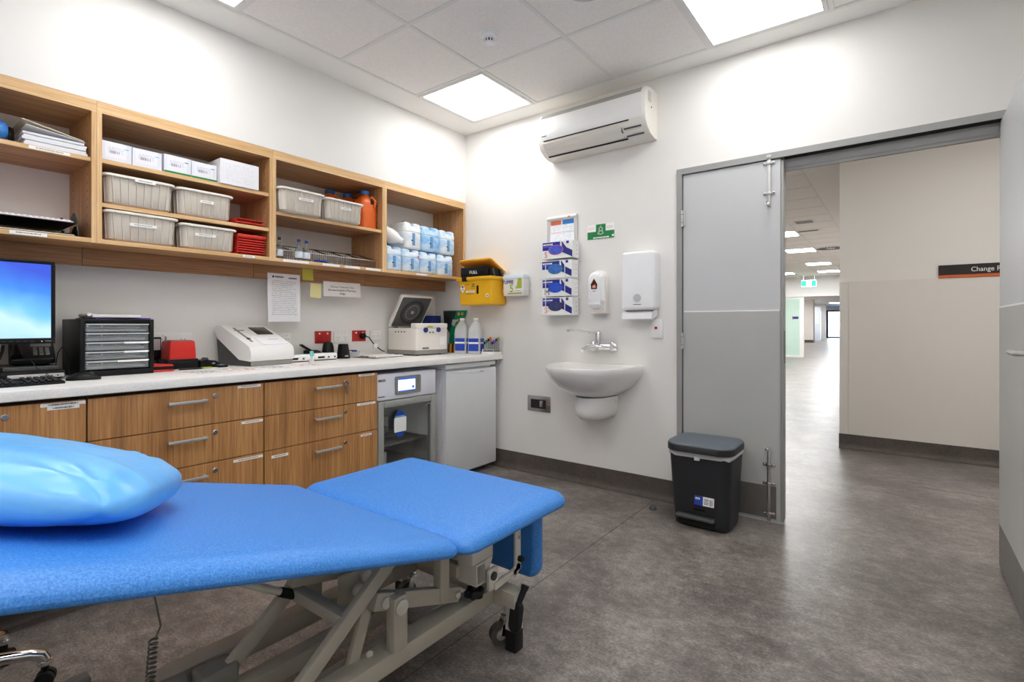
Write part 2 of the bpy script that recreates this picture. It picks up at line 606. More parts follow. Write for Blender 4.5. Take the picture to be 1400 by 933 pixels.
def rrect(x0, x1, y0, y1, r, n=5):
    r = max(min(r, (x1 - x0) / 2 - 1e-5, (y1 - y0) / 2 - 1e-5), 1e-5)
    out = []
    for cx, cy, a in ((x1 - r, y1 - r, 0), (x0 + r, y1 - r, 90), (x0 + r, y0 + r, 180), (x1 - r, y0 + r, 270)):
        for k in range(n + 1):
            t = math.radians(a + 90 * k / n)
            out.append((cx + r * math.cos(t), cy + r * math.sin(t)))
    return out

def add(name, me, material, parent=None, loc=None, rot=None):
    if material is not None and not me.materials:
        me.materials.append(MATS[material] if isinstance(material, str) else material)
    o = bpy.data.objects.new(name, me)
    COL.objects.link(o)
    if parent is not None:
        o.parent = parent
    if loc is not None:
        o.location = loc
    if rot is not None:
        o.rotation_euler = rot
    return o

def thing(name, label, cat, loc=(0, 0, 0), rz=0.0, group=None):
    o = bpy.data.objects.new(name, None)
    COL.objects.link(o)
    o.location = loc
    o.rotation_euler = (0, 0, rz)
    o.empty_display_size = 0.05
    return tag(o, label, cat, group)

def tag(o, label, cat, group=None):
    o['label'] = label
    o['category'] = cat
    if group:
        o['group'] = group
    return o

def struct(o, label=None, cat=None):
    o['kind'] = 'structure'
    if label:
        o['label'] = label
    if cat:
        o['category'] = cat
    return o

def B(*a, **k):
    return MB().box(*a, **k)

def copy_tree(o, parent=None):
    c = o.copy()
    COL.objects.link(c)
    c.parent = parent
    for ch in list(o.children):
        copy_tree(ch, c)
    return c

def letters(text, size, parent, loc, rot, material, name='lettering', align='LEFT', thick=0.0004, xs=1.0, bold=0.0):
    cu = bpy.data.curves.new(name, 'FONT')
    cu.body = text
    cu.size = size
    cu.extrude = thick
    cu.offset = bold
    cu.align_x = align
    cu.resolution_u = 3
    t = bpy.data.objects.new(name, cu)
    COL.objects.link(t)
    dg = bpy.context.evaluated_depsgraph_get()
    me = bpy.data.meshes.new_from_object(t.evaluated_get(dg))
    bpy.data.objects.remove(t)
    bpy.data.curves.remove(cu)
    if xs != 1.0:
        me.transform(Matrix.Diagonal((xs, 1, 1, 1)))
    me.materials.clear()
    me.materials.append(MATS[material])
    return add(name, me, None, parent, loc, rot)

FACE_X = (PI / 2, 0, PI / 2)      # text on a face that looks along +x
FACE_Y = (PI / 2, 0, 0)           # text on a face that looks along -y

# ================================================================== THE SETTING
WX = -0.36            # wall behind the bench
RX = 3.45             # right wall
BY = -4.0             # wall behind the camera
CH = 2.70             # ceiling height

fl = struct(B(-3.5, 7.0, BY - 0.1, 46.0, -0.1, 0.0).build('floor', 'vinyl_floor'), 'mottled grey brown vinyl floor')
B(1.6575, 1.6605, BY, -0.02, 0.0, 0.0006).build('weld_seam', 'weld', fl)
B(3.0, 6.9, 1.30, 1.304, 0.0, 0.0006).build('weld_seam', 'weld', fl)

struct(B(WX - 0.1, WX, BY, 0.12, 0, CH).build('wall_left', 'wall_paint'), 'white wall behind the bench')
struct(B(WX, 0.0, BY, 0.0, 2.134, CH).build('wall_bulkhead', 'wall_paint'), 'white bulkhead wall above the wooden shelves')
w = MB()
w.box(WX - 0.1, 1.79, 0, 0.12, 0, CH)
w.box(1.79, 3.335, 0, 0.12, 2.085, CH)
w.box(3.335, RX + 0.1, 0, 0.12, 0, CH)
struct(w.build('wall_back', 'wall_paint'), 'white wall with basin, dispensers and doorway')
struct(B(RX, RX + 0.1, BY, 0.0, 0, CH + 0.15).build('wall_right', 'wall_paint'), 'white wall beside the open door')
struct(B(WX - 0.1, RX + 0.1, BY - 0.1, BY, 0, CH).build('wall_front', 'wall_paint'), 'white wall behind the viewer')

def skirting(name, p0, p1, nrm, label):
    """coved vinyl skirting from p0 to p1 (xy), nrm points into the room"""
    prof = [(0.0, 0.0), (0.045, 0.0), (0.045, 0.0015), (0.030, 0.004), (0.017, 0.012), (0.009, 0.026), (0.006, 0.045), (0.005, 0.130), (0.0, 0.130)]
    rings = []
    for p in (p0, p1):
        rings.append([(p[0] + nrm[0] * a, p[1] + nrm[1] * a, b) for a, b in prof])
    return struct(MB().loft(rings).build(name, 'vinyl_skirting', angle=25), label)
skirting('baseboard_back', (WX, 0), (1.79, 0), (0, -1), 'dark coved vinyl skirting under the basin')
skirting('baseboard_right', (RX, BY), (RX, 0), (-1, 0), 'dark coved vinyl skirting beside the open door')
skirting('baseboard_front', (WX, BY), (RX, BY), (0, 1), 'dark coved vinyl skirting behind the viewer')

# ---- ceiling: slab, plaster margin, tees and tiles
ce = MB()
ce.box(WX, RX, BY, 0.0, CH + 0.05, CH + 0.15)
ce.box(0.0, 0.222, BY, 0.0, CH, CH + 0.05)
ce.box(0.222, RX, -0.152, 0.0, CH, CH + 0.05)
ce.box(3.238, RX, BY, -0.152, CH, CH + 0.05)
ce.box(0.222, 3.238, BY, -3.768, CH, CH + 0.05)
ceiling = struct(ce.build('ceiling', 'ceiling_paint'), 'suspended ceiling of pale tiles with a plaster margin')
tile_me = B(-0.290, 0.290, -0.290, 0.290, 0.004, 0.016, bev=0.002, seg=1).mesh('ceiling_tile')
tile_me.materials.append(MATS['tile'])
GX, GY = 0.23, -0.16
LAMPS = [(0, 0), (3, 0), (0, 3), (2, 3), (4, 3), (2, 5), (4, 5)]  # last four panels are out of view, added to even out the light
for i in range(5):
    for j in range(6):
        if (i, j) in LAMPS:
            continue
        add('ceiling_tile', tile_me, None, ceiling, (GX + 0.6 * i + 0.3, GY - 0.6 * j - 0.3, CH))
tee = lambda L, ax: (B(-0.011, 0.011, 0, -L, 0.000, 0.012) if ax == 'y' else B(0, L, -0.011, 0.011, 0.0, 0.012))
for i in range(6):
    tee(3.6, 'y').build('ceiling_tee', 'tee_white', ceiling, (GX + 0.6 * i, GY, CH))
for j in range(7):
    tee(3.0, 'x').build('ceiling_tee', 'tee_white', ceiling, (GX, GY - 0.6 * j, CH + 0.0005))

def panel_light(cx, cy, label, lamp='lamp_room', w=0.6, l=0.6, group=None, z=CH):
    t = thing('ceiling_light', label, 'ceiling light', (cx, cy, z), group=group)
    f = MB()
    a, b = w / 2 - 0.012, l / 2 - 0.012
    for x0, x1, y0, y1 in ((-a, a, b - 0.022, b), (-a, a, -b, -b + 0.022), (-a, -a + 0.022, -b + 0.022, b - 0.022), (a - 0.022, a, -b + 0.022, b - 0.022)):
        f.box(x0, x1, y0, y1, -0.004, 0.012)
    f.build('frame', 'tee_white', t)
    B(-a + 0.02, a - 0.02, -b + 0.02, b - 0.02, 0.001, 0.006).build('diffuser', lamp, t)
    return t
LL = {(0, 0): 'square ceiling light panel in the corner beside the wall air conditioner',
      (3, 0): 'square ceiling light panel above the grey doorway',
      (0, 3): 'square ceiling light panel above the bulkhead, cut off at the top left of the picture',
      (2, 3): 'square ceiling light panel over the middle of the room',
      (4, 3): 'square ceiling light panel beside the right wall',
      (2, 5): 'square ceiling light panel in the middle of the rear row',
      (4, 5): 'square ceiling light panel in the rear corner on the door side'}
for i, j in LAMPS:
    panel_light(GX + 0.6 * i + 0.3, GY - 0.6 * j - 0.3, LL[(i, j)], group='light panels of the treatment room')

# ---- door frame and doors
f = MB()
f.box(1.79, 1.822, -0.012, 0.13, 0, 2.085)
f.box(3.316, 3.335, -0.012, 0.13, 0, 2.085)
f.box(1.822, 3.316, -0.012, 0.046, 2.050, 2.085)
f.box(1.822, 3.316, 0.046, 0.13, 2.000, 2.085)
f.box(2.386, 3.316, 0.050, 0.066, 1.985, 2.000)
f.box(1.822, 1.836, 0.046, 0.13, 0, 2.0)
trim = struct(f.build('trim_1', 'frame_grey'), 'grey metal door frame')
B(2.388, 3.314, -0.008, 0.046, 2.0485, 2.0499).build('seal_strip', 'dark_gap', trim)  # black strip paints in the shade under the door head lip

def hinge(parent, x, y, z, h=0.10):
    m = MB()
    m.cyl((x, y, z - h / 2), (x, y, z + h / 2), 0.007, n=10)
    m.box(x, x + 0.016, y + 0.004, y + 0.008, z - h / 2, z + h / 2)
    o = m.build('hinge', 'brushed', parent)
    for k in (-0.25, 0.25):
        MB().cyl((x, y, z + k * h - 0.001), (x, y, z + k * h + 0.001), 0.0075, n=10).build('joint_line', 'dark_gap', o)
    return o

def slide_bolt(parent, x, y, z0, z1, clamps, knob_z, dark=False):
    m = 'steel' if dark else 'brushed'
    o = B(x - 0.009, x + 0.009, y - 0.010, y, z0, z1, bev=0.001).build('slide_bolt', m, parent)
    for cz in clamps:
        k = MB()
        k.box(x - 0.013, x + 0.013, y - 0.015, y, cz - 0.008, cz + 0.008, bev=0.0015)
        k.box(x - 0.032, x + 0.032, y - 0.005, y, cz - 0.008, cz + 0.008, bev=0.001)
        k.build('clamp', m, o)
        for sx in (-1, 1):
            MB().lathe([(0.0005, -0.004), (0.005, -0.002), (0.0055, 0.0)], (x + sx * 0.023, y - 0.005, cz), 'y', 10).build('screw', 'steel', o)
    MB().lathe([(0.0005, -0.045), (0.009, -0.043), (0.010, -0.032), (0.006, -0.024), (0.006, -0.008)], (x - 0.004, y, knob_z), 'y', 14).build('knob', 'chrome', o)

d1 = struct(bpy.data.objects.new('door_1', None), 'narrow fixed grey door leaf with slide bolts, shut beside the doorway')
COL.objects.link(d1)
B(1.827, 2.371, 0.0, 0.042, 1.199, 2.045, bev=0.001, seg=1).build('upper_panel', 'door_grey', d1)
B(1.827, 2.371, 0.0, 0.042, 0.012, 1.199).build('core', 'door_grey_low', d1)
B(1.832, 2.366, -0.0025, 0.0, 0.205, 1.193).build('lower_sheet', 'door_grey_low', d1)
B(1.832, 2.366, -0.0028, 0.0, 1.193, 1.200).build('seam_strip', 'label_white', d1)
B(1.832, 2.350, -0.0035, 0.0, 0.022, 0.205).build('kick_plate', 'kick_steel', d1)
B(1.827, 2.386, -0.004, 0.040, 0.001, 0.010).build('threshold_seal', 'foil_grey', d1)
B(2.371, 2.386, 0.006, 0.066, 0.012, 2.040, bev=0.002).build('astragal', 'frame_grey', d1)
B(2.3865, 2.390, 0.012, 0.036, 0.90, 1.08).build('strike_plate', 'kick_steel', d1)
B(2.389, 2.393, 0.016, 0.032, 0.955, 1.00).build('strike_box', 'steel', d1)
for z in (1.775, 1.015, 0.25):
    hinge(d1, 1.8245, -0.014, z)
slide_bolt(d1, 2.314, 0.0, 1.785, 2.080, (2.066, 2.030, 1.860), 1.795)
slide_bolt(d1, 2.314, -0.003, 0.010, 0.425, (0.050, 0.218, 0.325), 0.418, True)

d2 = struct(bpy.data.objects.new('door_2', None), 'wide grey door leaf standing open at the right edge')
COL.objects.link(d2)
B(3.270, 3.312, -0.830, 0.042, 1.199, 2.045, bev=0.001, seg=1).build('upper_panel', 'door_grey', d2)
B(3.270, 3.312, -0.830, 0.042, 0.012, 1.199).build('core', 'door_grey_low', d2)
B(3.2675, 3.270, -0.825, 0.036, 0.205, 1.193).build('lower_sheet', 'door_grey_low', d2)
B(3.2673, 3.270, -0.825, 0.036, 1.193, 1.200).build('seam_strip', 'label_white', d2)
B(3.2668, 3.270, -0.825, 0.034, 0.016, 0.205).build('kick_plate', 'kick_steel', d2)
for sx in (-1, 1):
    x = 3.291 + sx * 0.023
    k = MB()
    k.cyl((x, -0.80, 1.02), (x + sx * 0.008, -0.80, 1.02), 0.026, n=20)
    k.tube([(x, -0.80, 1.02), (x + sx * 0.048, -0.80, 1.02), (x + sx * 0.055, -0.79, 1.02), (x + sx * 0.055, -0.68, 1.02)], 0.009, 10)
    k.build('handle', 'brushed', d2)

# ---- corridor and hall seen through the doorway
w = MB()
w.box(2.466, 7.0, 2.32, 2.45, 0, CH)
w.box(2.466, 2.60, 2.45, 16.4, 0, CH)
cw = struct(w.build('wall_corridor', 'hall_paint'), 'off white corridor wall with the black sign')
B(2.533, 7.0, 2.314, 2.32, 0.125, 1.501, bev=0.0015, seg=1).build('wall_panel', 'hall_panel', cw)
B(2.464, 2.531, 2.312, 2.32, 0.125, 1.501, bev=0.002, seg=1).build('corner_guard', 'hall_panel', cw)
skirting('baseboard_corridor', (2.460, 2.314), (7.0, 2.314), (0, -1), 'dark coved vinyl skirting along the corridor wall')
struct(B(-3.6, -3.5, 0.0, 46.0, 0, 2.9).build('wall_hall_left', 'hall_paint'), 'far left wall of the hall')
struct(B(RX + 0.1, 7.1, 0.0, 0.12, 0, CH + 0.1).build('wall_corridor_near', 'hall_paint'), 'corridor wall continuing past the open door')
struct(B(-3.5, WX - 0.1, 0.0, 0.12, 0, CH + 0.1).build('wall_hall_near', 'hall_paint'), 'near end wall of the hall behind the bench wall')
struct(B(7.0, 7.1, 0.12, 2.45, 0, CH + 0.1).build('wall_corridor_end', 'hall_paint'), 'end wall of the corridor')
w = MB()
w.box(-3.5, 2.60, 16.4, 16.55, 2.10, CH + 0.3)
w.box(-3.5, 2.60, 16.36, 16.55, 2.045, 2.10)
struct(w.build('wall_hall_bulkhead', 'wall_paint_cool'), 'white bulkhead across the far hall')

hc = MB()
hc.box(-3.5, 7.0, 0.12, 16.4, CH + 0.05, CH + 0.15)
hc.box(2.108, 7.0, 0.12, 2.32, CH, CH + 0.05)
hc.box(2.108, 2.466, 2.32, 16.4, CH, CH + 0.05)
hall_ceiling = struct(hc.build('ceiling_hall', 'ceiling_paint'), 'tiled hall ceiling beyond the doorway')
HLAMPS = [(1, 7), (1, 11), (1, 16), (1, 20), (3, 2), (3, 7), (3, 11), (3, 16), (3, 20)]  # last five, the left column, are added behind the door to brighten the hall
for i in range(0, 5):
    for j in range(0, 23):
        if (i, j) in HLAMPS:
            continue
        add('ceiling_tile', tile_me, None, hall_ceiling, (2.10 - 0.6 * i - 0.3, 2.4 + 0.6 * j + 0.3, CH))
for i in range(6):
    B(-0.012, 0.012, 2.32, 16.4, 0.0, 0.012).build('ceiling_tee', 'tee_white', hall_ceiling, (2.10 - 0.6 * i, 0, CH))
for j in range(24):
    B(-0.92, 2.10, -0.010, 0.010, 0.0, 0.012).build('ceiling_tee', 'tee_white', hall_ceiling, (0, 2.4 + 0.6 * j, CH + 0.0005))
B(-3.5, -0.9, 0.12, 16.4, CH, CH + 0.05).build('plaster_strip', 'ceiling_paint', hall_ceiling)
B(-0.9, 2.108, 0.12, 2.4, CH, CH + 0.05).build('plaster_strip', 'ceiling_paint', hall_ceiling)
HL = ['nearest ceiling light panel in the hall beyond the doorway', 'second ceiling light panel along the hall', 'third ceiling light panel along the hall', 'farthest ceiling light panel in the hall, above the green exit sign']
HL += ['left column ceiling light panel nearest the corridor, hidden by the door', 'second ceiling light panel of the left hall column', 'third ceiling light panel of the left hall column', 'fourth ceiling light panel of the left hall column', 'last ceiling light panel of the left hall column, by the glass partition']
for k, (i, j) in enumerate(HLAMPS):
    panel_light(2.10 - 0.6 * i - 0.3, 2.4 + 0.6 * j + 0.3, HL[k], 'lamp_hall', group='light panels of the hall')
panel_light(3.45, 0.95, 'corridor ceiling light panel just outside the doorway', 'lamp_corridor', 0.6, 0.6, 'light panels of the hall', CH - 0.012)  # the four corridor panels are unseen, added to light the corridor wall
panel_light(4.95, 0.95, 'corridor ceiling light panel beyond the black sign', 'lamp_corridor', 0.6, 0.6, 'light panels of the hall', CH - 0.012)
panel_light(6.4, 1.00, 'corridor ceiling light panel far to the right outside the room', 'lamp_corridor', 0.6, 0.6, 'light panels of the hall', CH - 0.012)
panel_light(1.2, 1.00, 'corridor ceiling light panel behind the narrow fixed door', 'lamp_corridor', 0.6, 0.6, 'light panels of the hall', CH - 0.012)

# far lobby beyond the bulkhead
struct(B(-3.5, 2.60, 16.55, 46.0, 2.62, 2.75).build('ceiling_lobby', 'ceiling_paint'), 'lobby ceiling behind the bulkhead')
struct(B(2.60, 2.70, 16.4, 46.0, 0, 2.75).build('wall_lobby_right', 'hall_paint'), 'right wall of the far lobby')
w = MB()
w.box(-3.5, -1.98, 45.6, 45.8, 0, 2.75)
w.box(-1.98, 0.50, 45.6, 45.8, 2.25, 2.75)
w.box(0.50, 2.60, 45.6, 45.8, 0, 2.75)
struct(w.build('wall_lobby_end', 'hall_paint'), 'end wall of the far lobby')
struct(B(-3.45, -1.35, 33.0, 33.6, 0, 2.62).build('wall_lobby_pier', 'hall_paint'), 'off white pier in the far lobby')
struct(B(-3.45, -1.348, 32.97, 33.0, 0, 0.16).build('baseboard_pier', 'vinyl_skirting'), 'dark skirting of the lobby pier')
struct(B(-3.45, -1.53, 41.0, 41.6, 0, 2.62).build('wall_lobby_nib', 'hall_paint'), 'white nib wall beside the far glass door')
panel_light(-2.2, 18.6, 'lobby ceiling light panel behind the green glass partition', 'lamp_hall', 1.2, 0.6, 'light panels of the hall', 2.605)  # added to light the space behind the partition
panel_light(0.5, 20.0, 'lobby ceiling light panel hidden behind the hall bulkhead', 'lamp_hall', 1.2, 0.6, 'light panels of the hall', 2.605)
panel_light(0.0, 28.0, 'lobby ceiling light panel halfway to the glass door', 'lamp_hall', 1.2, 0.6, 'light panels of the hall', 2.605)
panel_light(-2.2, 30.6, 'lobby ceiling light panel in front of the pier', 'lamp_hall', 1.2, 0.6, 'light panels of the hall', 2.605)  # this and the next two are added to light the pier and cabinet
panel_light(-2.2, 35.4, 'lobby ceiling light panel above the pale blue cabinet', 'lamp_hall', 1.2, 0.6, 'light panels of the hall', 2.605)
panel_light(-0.5, 39.0, 'lobby ceiling light panel near the far glass door', 'lamp_hall', 1.2, 0.6, 'light panels of the hall', 2.605)

t = thing('glass_partition', 'green tinted glass partition with white frame at the end of the hall', 'partition', (0, 16.44, 0))
f = MB()
for x0, x1 in ((-3.5, -3.44), (-1.42, -1.36), (0.20, 0.33)):
    f.box(x0, x1, -0.03, 0.05, 0, 2.045)
f.box(-3.44, 0.20, -0.03, 0.05, 0.0, 0.07)
f.box(-3.44, 0.20, -0.03, 0.05, 1.99, 2.045)
f.build('frame', 'white_plastic', t)
B(-3.44, -1.42, 0.0, 0.008, 0.07, 1.99).build('pane', 'mint_glass', t)
B(-1.36, 0.20, 0.0, 0.008, 0.07, 1.99).build('pane', 'mint_glass', t)
B(0.0, 0.16, -0.012, -0.002, 1.30, 1.38).build('push_plate', 'ink_blue', t)
B(-0.02, 0.0, -0.013, -0.002, 1.29, 1.39).build('push_plate_end', 'red_plastic', t)

t = thing('lobby_cabinet', 'tall pale blue cabinet standing behind the lobby pier', 'cabinet', (-2.03, 37.2, 0))
B(-0.45, 0.62, -0.3, 0.3, 0.0, 1.15).build('body', 'hall_cabinet', t)
B(-0.46, 0.64, -0.32, 0.32, 1.15, 1.20).build('top', 'white_plastic', t)
B(-0.45, 0.62, -0.3, 0.3, 1.20, 2.30).build('upper_body', 'hall_cabinet', t)
t = thing('reception_desk', 'low pale desk with brown base behind the glass partition', 'desk', (-1.0, 21.6, 0))
B(-0.9, 0.52, -0.4, 0.4, 0.0, 0.62).build('base', 'wood_fascia', t)
B(-0.9, 0.54, -0.42, 0.42, 0.62, 1.10).build('front', 'white_plastic', t)
B(-0.9, 0.58, -0.46, 0.46, 1.10, 1.15).build('top', 'paper_cool', t)
t = struct(thing('door_3', 'dark framed glass entrance door letting daylight into the far lobby', 'door', (-0.80, 45.7, 0)))
f = MB()
f.box(-1.18, -0.98, -0.06, 0.06, 0, 2.25)
f.box(0.02, 0.12, -0.06, 0.06, 0, 2.25)
f.box(1.20, 1.30, -0.06, 0.06, 0, 2.25)
f.box(-0.98, 1.20, -0.06, 0.06, 2.13, 2.25)
f.box(-0.98, 1.20, -0.06, 0.06, 0, 0.12)
f.box(-0.98, 1.20, -0.05, 0.05, 1.42, 1.47)
f.build('door_frame', 'door_black', t)
B(-0.98, 0.02, -0.005, 0.005, 0.12, 2.13).build('pane', 'pane_clear', t)
B(0.12, 1.20, -0.005, 0.005, 0.12, 2.13).build('pane', 'pane_clear', t)
struct(B(-20, 20, 46.0, 120.0, -0.15, -0.05).build('ground_outside', 'outdoor'), 'pale pavement outside the far glass door')

# signs and fittings of the hall
t = thing('exit_sign', 'green and white exit sign hanging from the hall ceiling', 'sign', (0.62, 15.2, 2.30))
B(-0.20, 0.20, -0.02, 0.02, 0.0, 0.20, bev=0.004).build('body', 'exit_white', t)
B(-0.20, -0.07, -0.0215, -0.02, 0.01, 0.19).build('green_panel', 'exit_green', t)
B(0.07, 0.20, -0.0215, -0.02, 0.01, 0.19).build('green_panel', 'exit_green', t)
r = MB()
r.disc((0.0, -0.022, 0.155), 0.018, 'y', 0.002, 12)
r.bar((0.0, -0.021, 0.13), (-0.01, -0.021, 0.08), 0.03, 0.002, up=(0, 1, 0))
r.bar((-0.01, -0.021, 0.08), (0.03, -0.021, 0.03), 0.016, 0.002, up=(0, 1, 0))
r.bar((-0.01, -0.021, 0.08), (-0.045, -0.021, 0.035), 0.016, 0.002, up=(0, 1, 0))
r.build('running_figure', 'exit_green', t)
for x in (-0.15, 0.15):
    MB().cyl((x, 0, 0.2), (x, 0, 0.40), 0.006, n=8).build('hanger', 'white_plastic', t)
t = thing('dome_camera', 'small black dome camera on the hall ceiling', 'camera', (-0.02, 15.0, CH))
MB().lathe([(0.055, -0.0), (0.055, -0.02), (0.05, -0.03)], n=16).build('base', 'white_plastic', t)
MB().lathe([(0.045, -0.03), (0.04, -0.06), (0.025, -0.08), (0.002, -0.085)], n=16).build('dome', 'black_gloss', t)
t = thing('air_grille', 'square slatted air grille in the hall ceiling', 'vent', (1.72, 5.85, CH))
B(-0.14, 0.14, -0.14, 0.14, -0.003, 0.004, bev=0.001).build('plate', 'tee_white', t)
for k in range(6):
    B(-0.115, 0.115, -0.01, 0.01, -0.0045, -0.003).build('slot', 'ink_soft', t, (0, -0.1 + 0.04 * k, 0))
t = thing('slot_diffuser', 'narrow dark slot diffuser in the hall ceiling', 'vent', (1.66, 6.75, CH))
B(-0.20, 0.20, -0.09, 0.09, -0.003, 0.004).build('plate', 'tee_white', t)
B(-0.15, 0.15, -0.045, 0.045, -0.0045, -0.003).build('slot', 'ink', t)
t = thing('swirl_diffuser', 'perforated square swirl air diffuser in the hall ceiling', 'vent', (1.75, 9.3, CH))
B(-0.29, 0.29, -0.29, 0.29, -0.004, 0.004).build('plate', 'tee_white', t)
for k in range(24):
    a = 2 * PI * k / 24
    MB().bar((0.09 * math.cos(a), 0.09 * math.sin(a), -0.005), (0.26 * math.cos(a + 0.25), 0.26 * math.sin(a + 0.25), -0.005), 0.03, 0.003).build('blade', 'ink_soft', t)
t = thing('door_sign', 'black corridor sign with an orange stripe lettered in white', 'sign', (3.156, 2.314, 1.497))
B(0, 0.62, -0.006, 0.0, 0.024, 0.106).build('plate', 'sign_black', t)
B(0, 0.62, -0.0065, 0.0, 0.0, 0.024).build('stripe', 'sign_orange', t)
letters('Change Room', 0.052, t, (0.200, -0.0068, 0.046), FACE_Y, 'white_ink', xs=0.88)

# ================================================================== OVERHEAD SHELVES
SB, ST = 1.507, 2.082          # top of the bottom panel, underside of the top panel
UY = [-3.29, -2.474, -1.655, -0.845, -0.006]
def label_strip(parent, x, y0, y1, z0, z1, name='label_strip', m='label_white'):
    return B(x, x + 0.0012, y0, y1, z0, z1).build(name, m, parent)

def shelf_unit(y0, y1, shelves, label):
    t = thing('shelf_unit', label, 'shelf', (WX, y0, 1.40), group='oak shelf units along the wall')
    D = -WX                      # unit depth
    L = y1 - y0
    z = lambda v: v - 1.40
    for a, b in ((0.0005, 0.019), (L - 0.019, L - 0.0005)):
        p = B(0.001, D - 0.004, a, b, z(1.487), z(ST)).build('side_panel', 'wood_shelf_side', t)
        B(D - 0.004, D, a, b, z(1.487), z(ST)).build('front_edge', 'wood_edge_v', p)
        inner = b if a < 0.01 else a
        s = 1 if a < 0.01 else -1
        h = MB()
        for hx in (0.06, D - 0.06):
            zz = SB + 0.07
            while zz < ST - 0.04:
                h.cyl((hx, inner + s * 0.0002, z(zz)), (hx, inner + s * 0.0006, z(zz)), 0.0035, n=8)
                zz += 0.038
        h.build('peg_holes', 'peg_black', p)['kind'] = 'stuff'
    tp = B(0.001, D - 0.004, 0.0005, L - 0.0005, z(ST), z(2.133)).build('top_panel', 'wood_shelf', t)
    B(D - 0.004, D, 0.0005, L - 0.0005, z(ST), z(2.133)).build('front_edge', 'wood_edge', tp)
    bp = B(0.001, D - 0.004, 0.019, L - 0.019, z(1.487), z(SB)).build('bottom_panel', 'wood_shelf', t)
    B(D - 0.004, D, 0.019, L - 0.019, z(1.487), z(SB)).build('front_edge', 'wood_edge', bp)
    for sz in shelves:
        sp = B(0.001, D - 0.014, 0.0195, L - 0.0195, z(sz - 0.019), z(sz)).build('shelf', 'wood_shelf', t)
        B(D - 0.014, D - 0.010, 0.0195, L - 0.0195, z(sz - 0.019), z(sz)).build('front_edge', 'wood_edge', sp)
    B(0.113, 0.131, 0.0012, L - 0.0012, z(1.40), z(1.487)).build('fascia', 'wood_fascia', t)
    return t
S1 = shelf_unit(UY[0], UY[1], [1.874], 'oak shelf unit nearest the monitor with papers and black trays')
S2 = shelf_unit(UY[1], UY[2], [1.878, 1.676], 'oak shelf unit with three levels of white boxes, grey tubs and red folders')
S3 = shelf_unit(UY[2], UY[3], [1.782], 'oak shelf unit holding two grey tubs above a row of wire baskets')
S4 = shelf_unit(UY[3], UY[4], [], 'oak shelf unit without inner shelf beside the yellow sharps container')

shelf_unit(-3.992, -3.292, [1.874], 'empty oak shelf unit in the rear corner left of the papers')
def on_unit(u, y, zv):
    return y - u.location.y, zv - 1.40
def strip_on(u, y0, y1, zc, x=-0.010, h=0.013, m='print_label_y', yy=None):
    a, _ = on_unit(u, y0, 0)
    b, _ = on_unit(u, y1, 0)
    return label_strip(u, x - WX + 0.0003, a, b, zc - 1.40 - h / 2, zc - 1.40 + h / 2, m=m)
strip_on(S1, -2.701, -2.566, 1.865, x=-0.010)
strip_on(S1, -2.761, -2.644, 1.498, x=0.0, h=0.015)
strip_on(S2, -1.826, -1.761, 1.498, x=0.0, h=0.012)
for a, b in ((-1.593, -1.429), (-1.334, -1.212), (-1.174, -1.054), (-1.006, -0.883)):
    strip_on(S3, a, b, 1.497, x=0.0, h=0.014, m='label_white')
strip_on(S4, -0.549, -0.437, 1.497, x=0.0, h=0.012, m='label_white')

# ---- unit 1
Z1 = 1.8745
t = thing('paper_stack', 'tall stack of white papers under a beige folder on the top shelf', 'papers', (-0.16, -2.60, Z1))
for k, (a, b, h, m) in enumerate(((-0.115, 0.098, 0.012, 'paper_cool'), (-0.11, 0.094, 0.010, 'paper'), (-0.12, 0.092, 0.013, 'paper_cool'), (-0.115, 0.096, 0.009, 'paper'), (-0.118, 0.086, 0.010, 'paper_cool'))):
    z0 = sum((0.0125, 0.0105, 0.0135, 0.0095, 0.0105)[:k])
    B(-0.14, 0.14 - 0.004 * (k % 2), a, b, z0, z0 + h, bev=0.001, seg=1).build('sheaf', m, t)
B(-0.14, 0.145, -0.125, 0.085, 0.0, 0.004, bev=0.001, seg=1, M=Matrix.Translation((0, 0, 0.079)) @ Matrix.Rotation(math.radians(-11), 4, 'X')).build('folder', 'manila', t)
B(-0.13, 0.142, -0.11, 0.09, 0.0, 0.003, bev=0.001, seg=1, M=Matrix.Translation((0, 0, 0.070)) @ Matrix.Rotation(math.radians(-7), 4, 'X')).build('folder', 'paper', t)
t = thing('blue_pouch', 'round blue padded pouch with a dark end at the edge of the shelf', 'pouch', (-0.12, -2.848, Z1))
MB().lathe([(0.004, -0.16), (0.04, -0.155), (0.052, -0.11), (0.055, 0.0), (0.053, 0.06), (0.046, 0.085), (0.035, 0.097)], (0, 0, 0.0555), 'y', 24).build('body', 'couch_vinyl', t)
MB().lathe([(0.037, 0.0975), (0.040, 0.105), (0.036, 0.115), (0.004, 0.118)], (0, 0, 0.045), 'y', 20).build('end_cap', 'black_plastic', t)

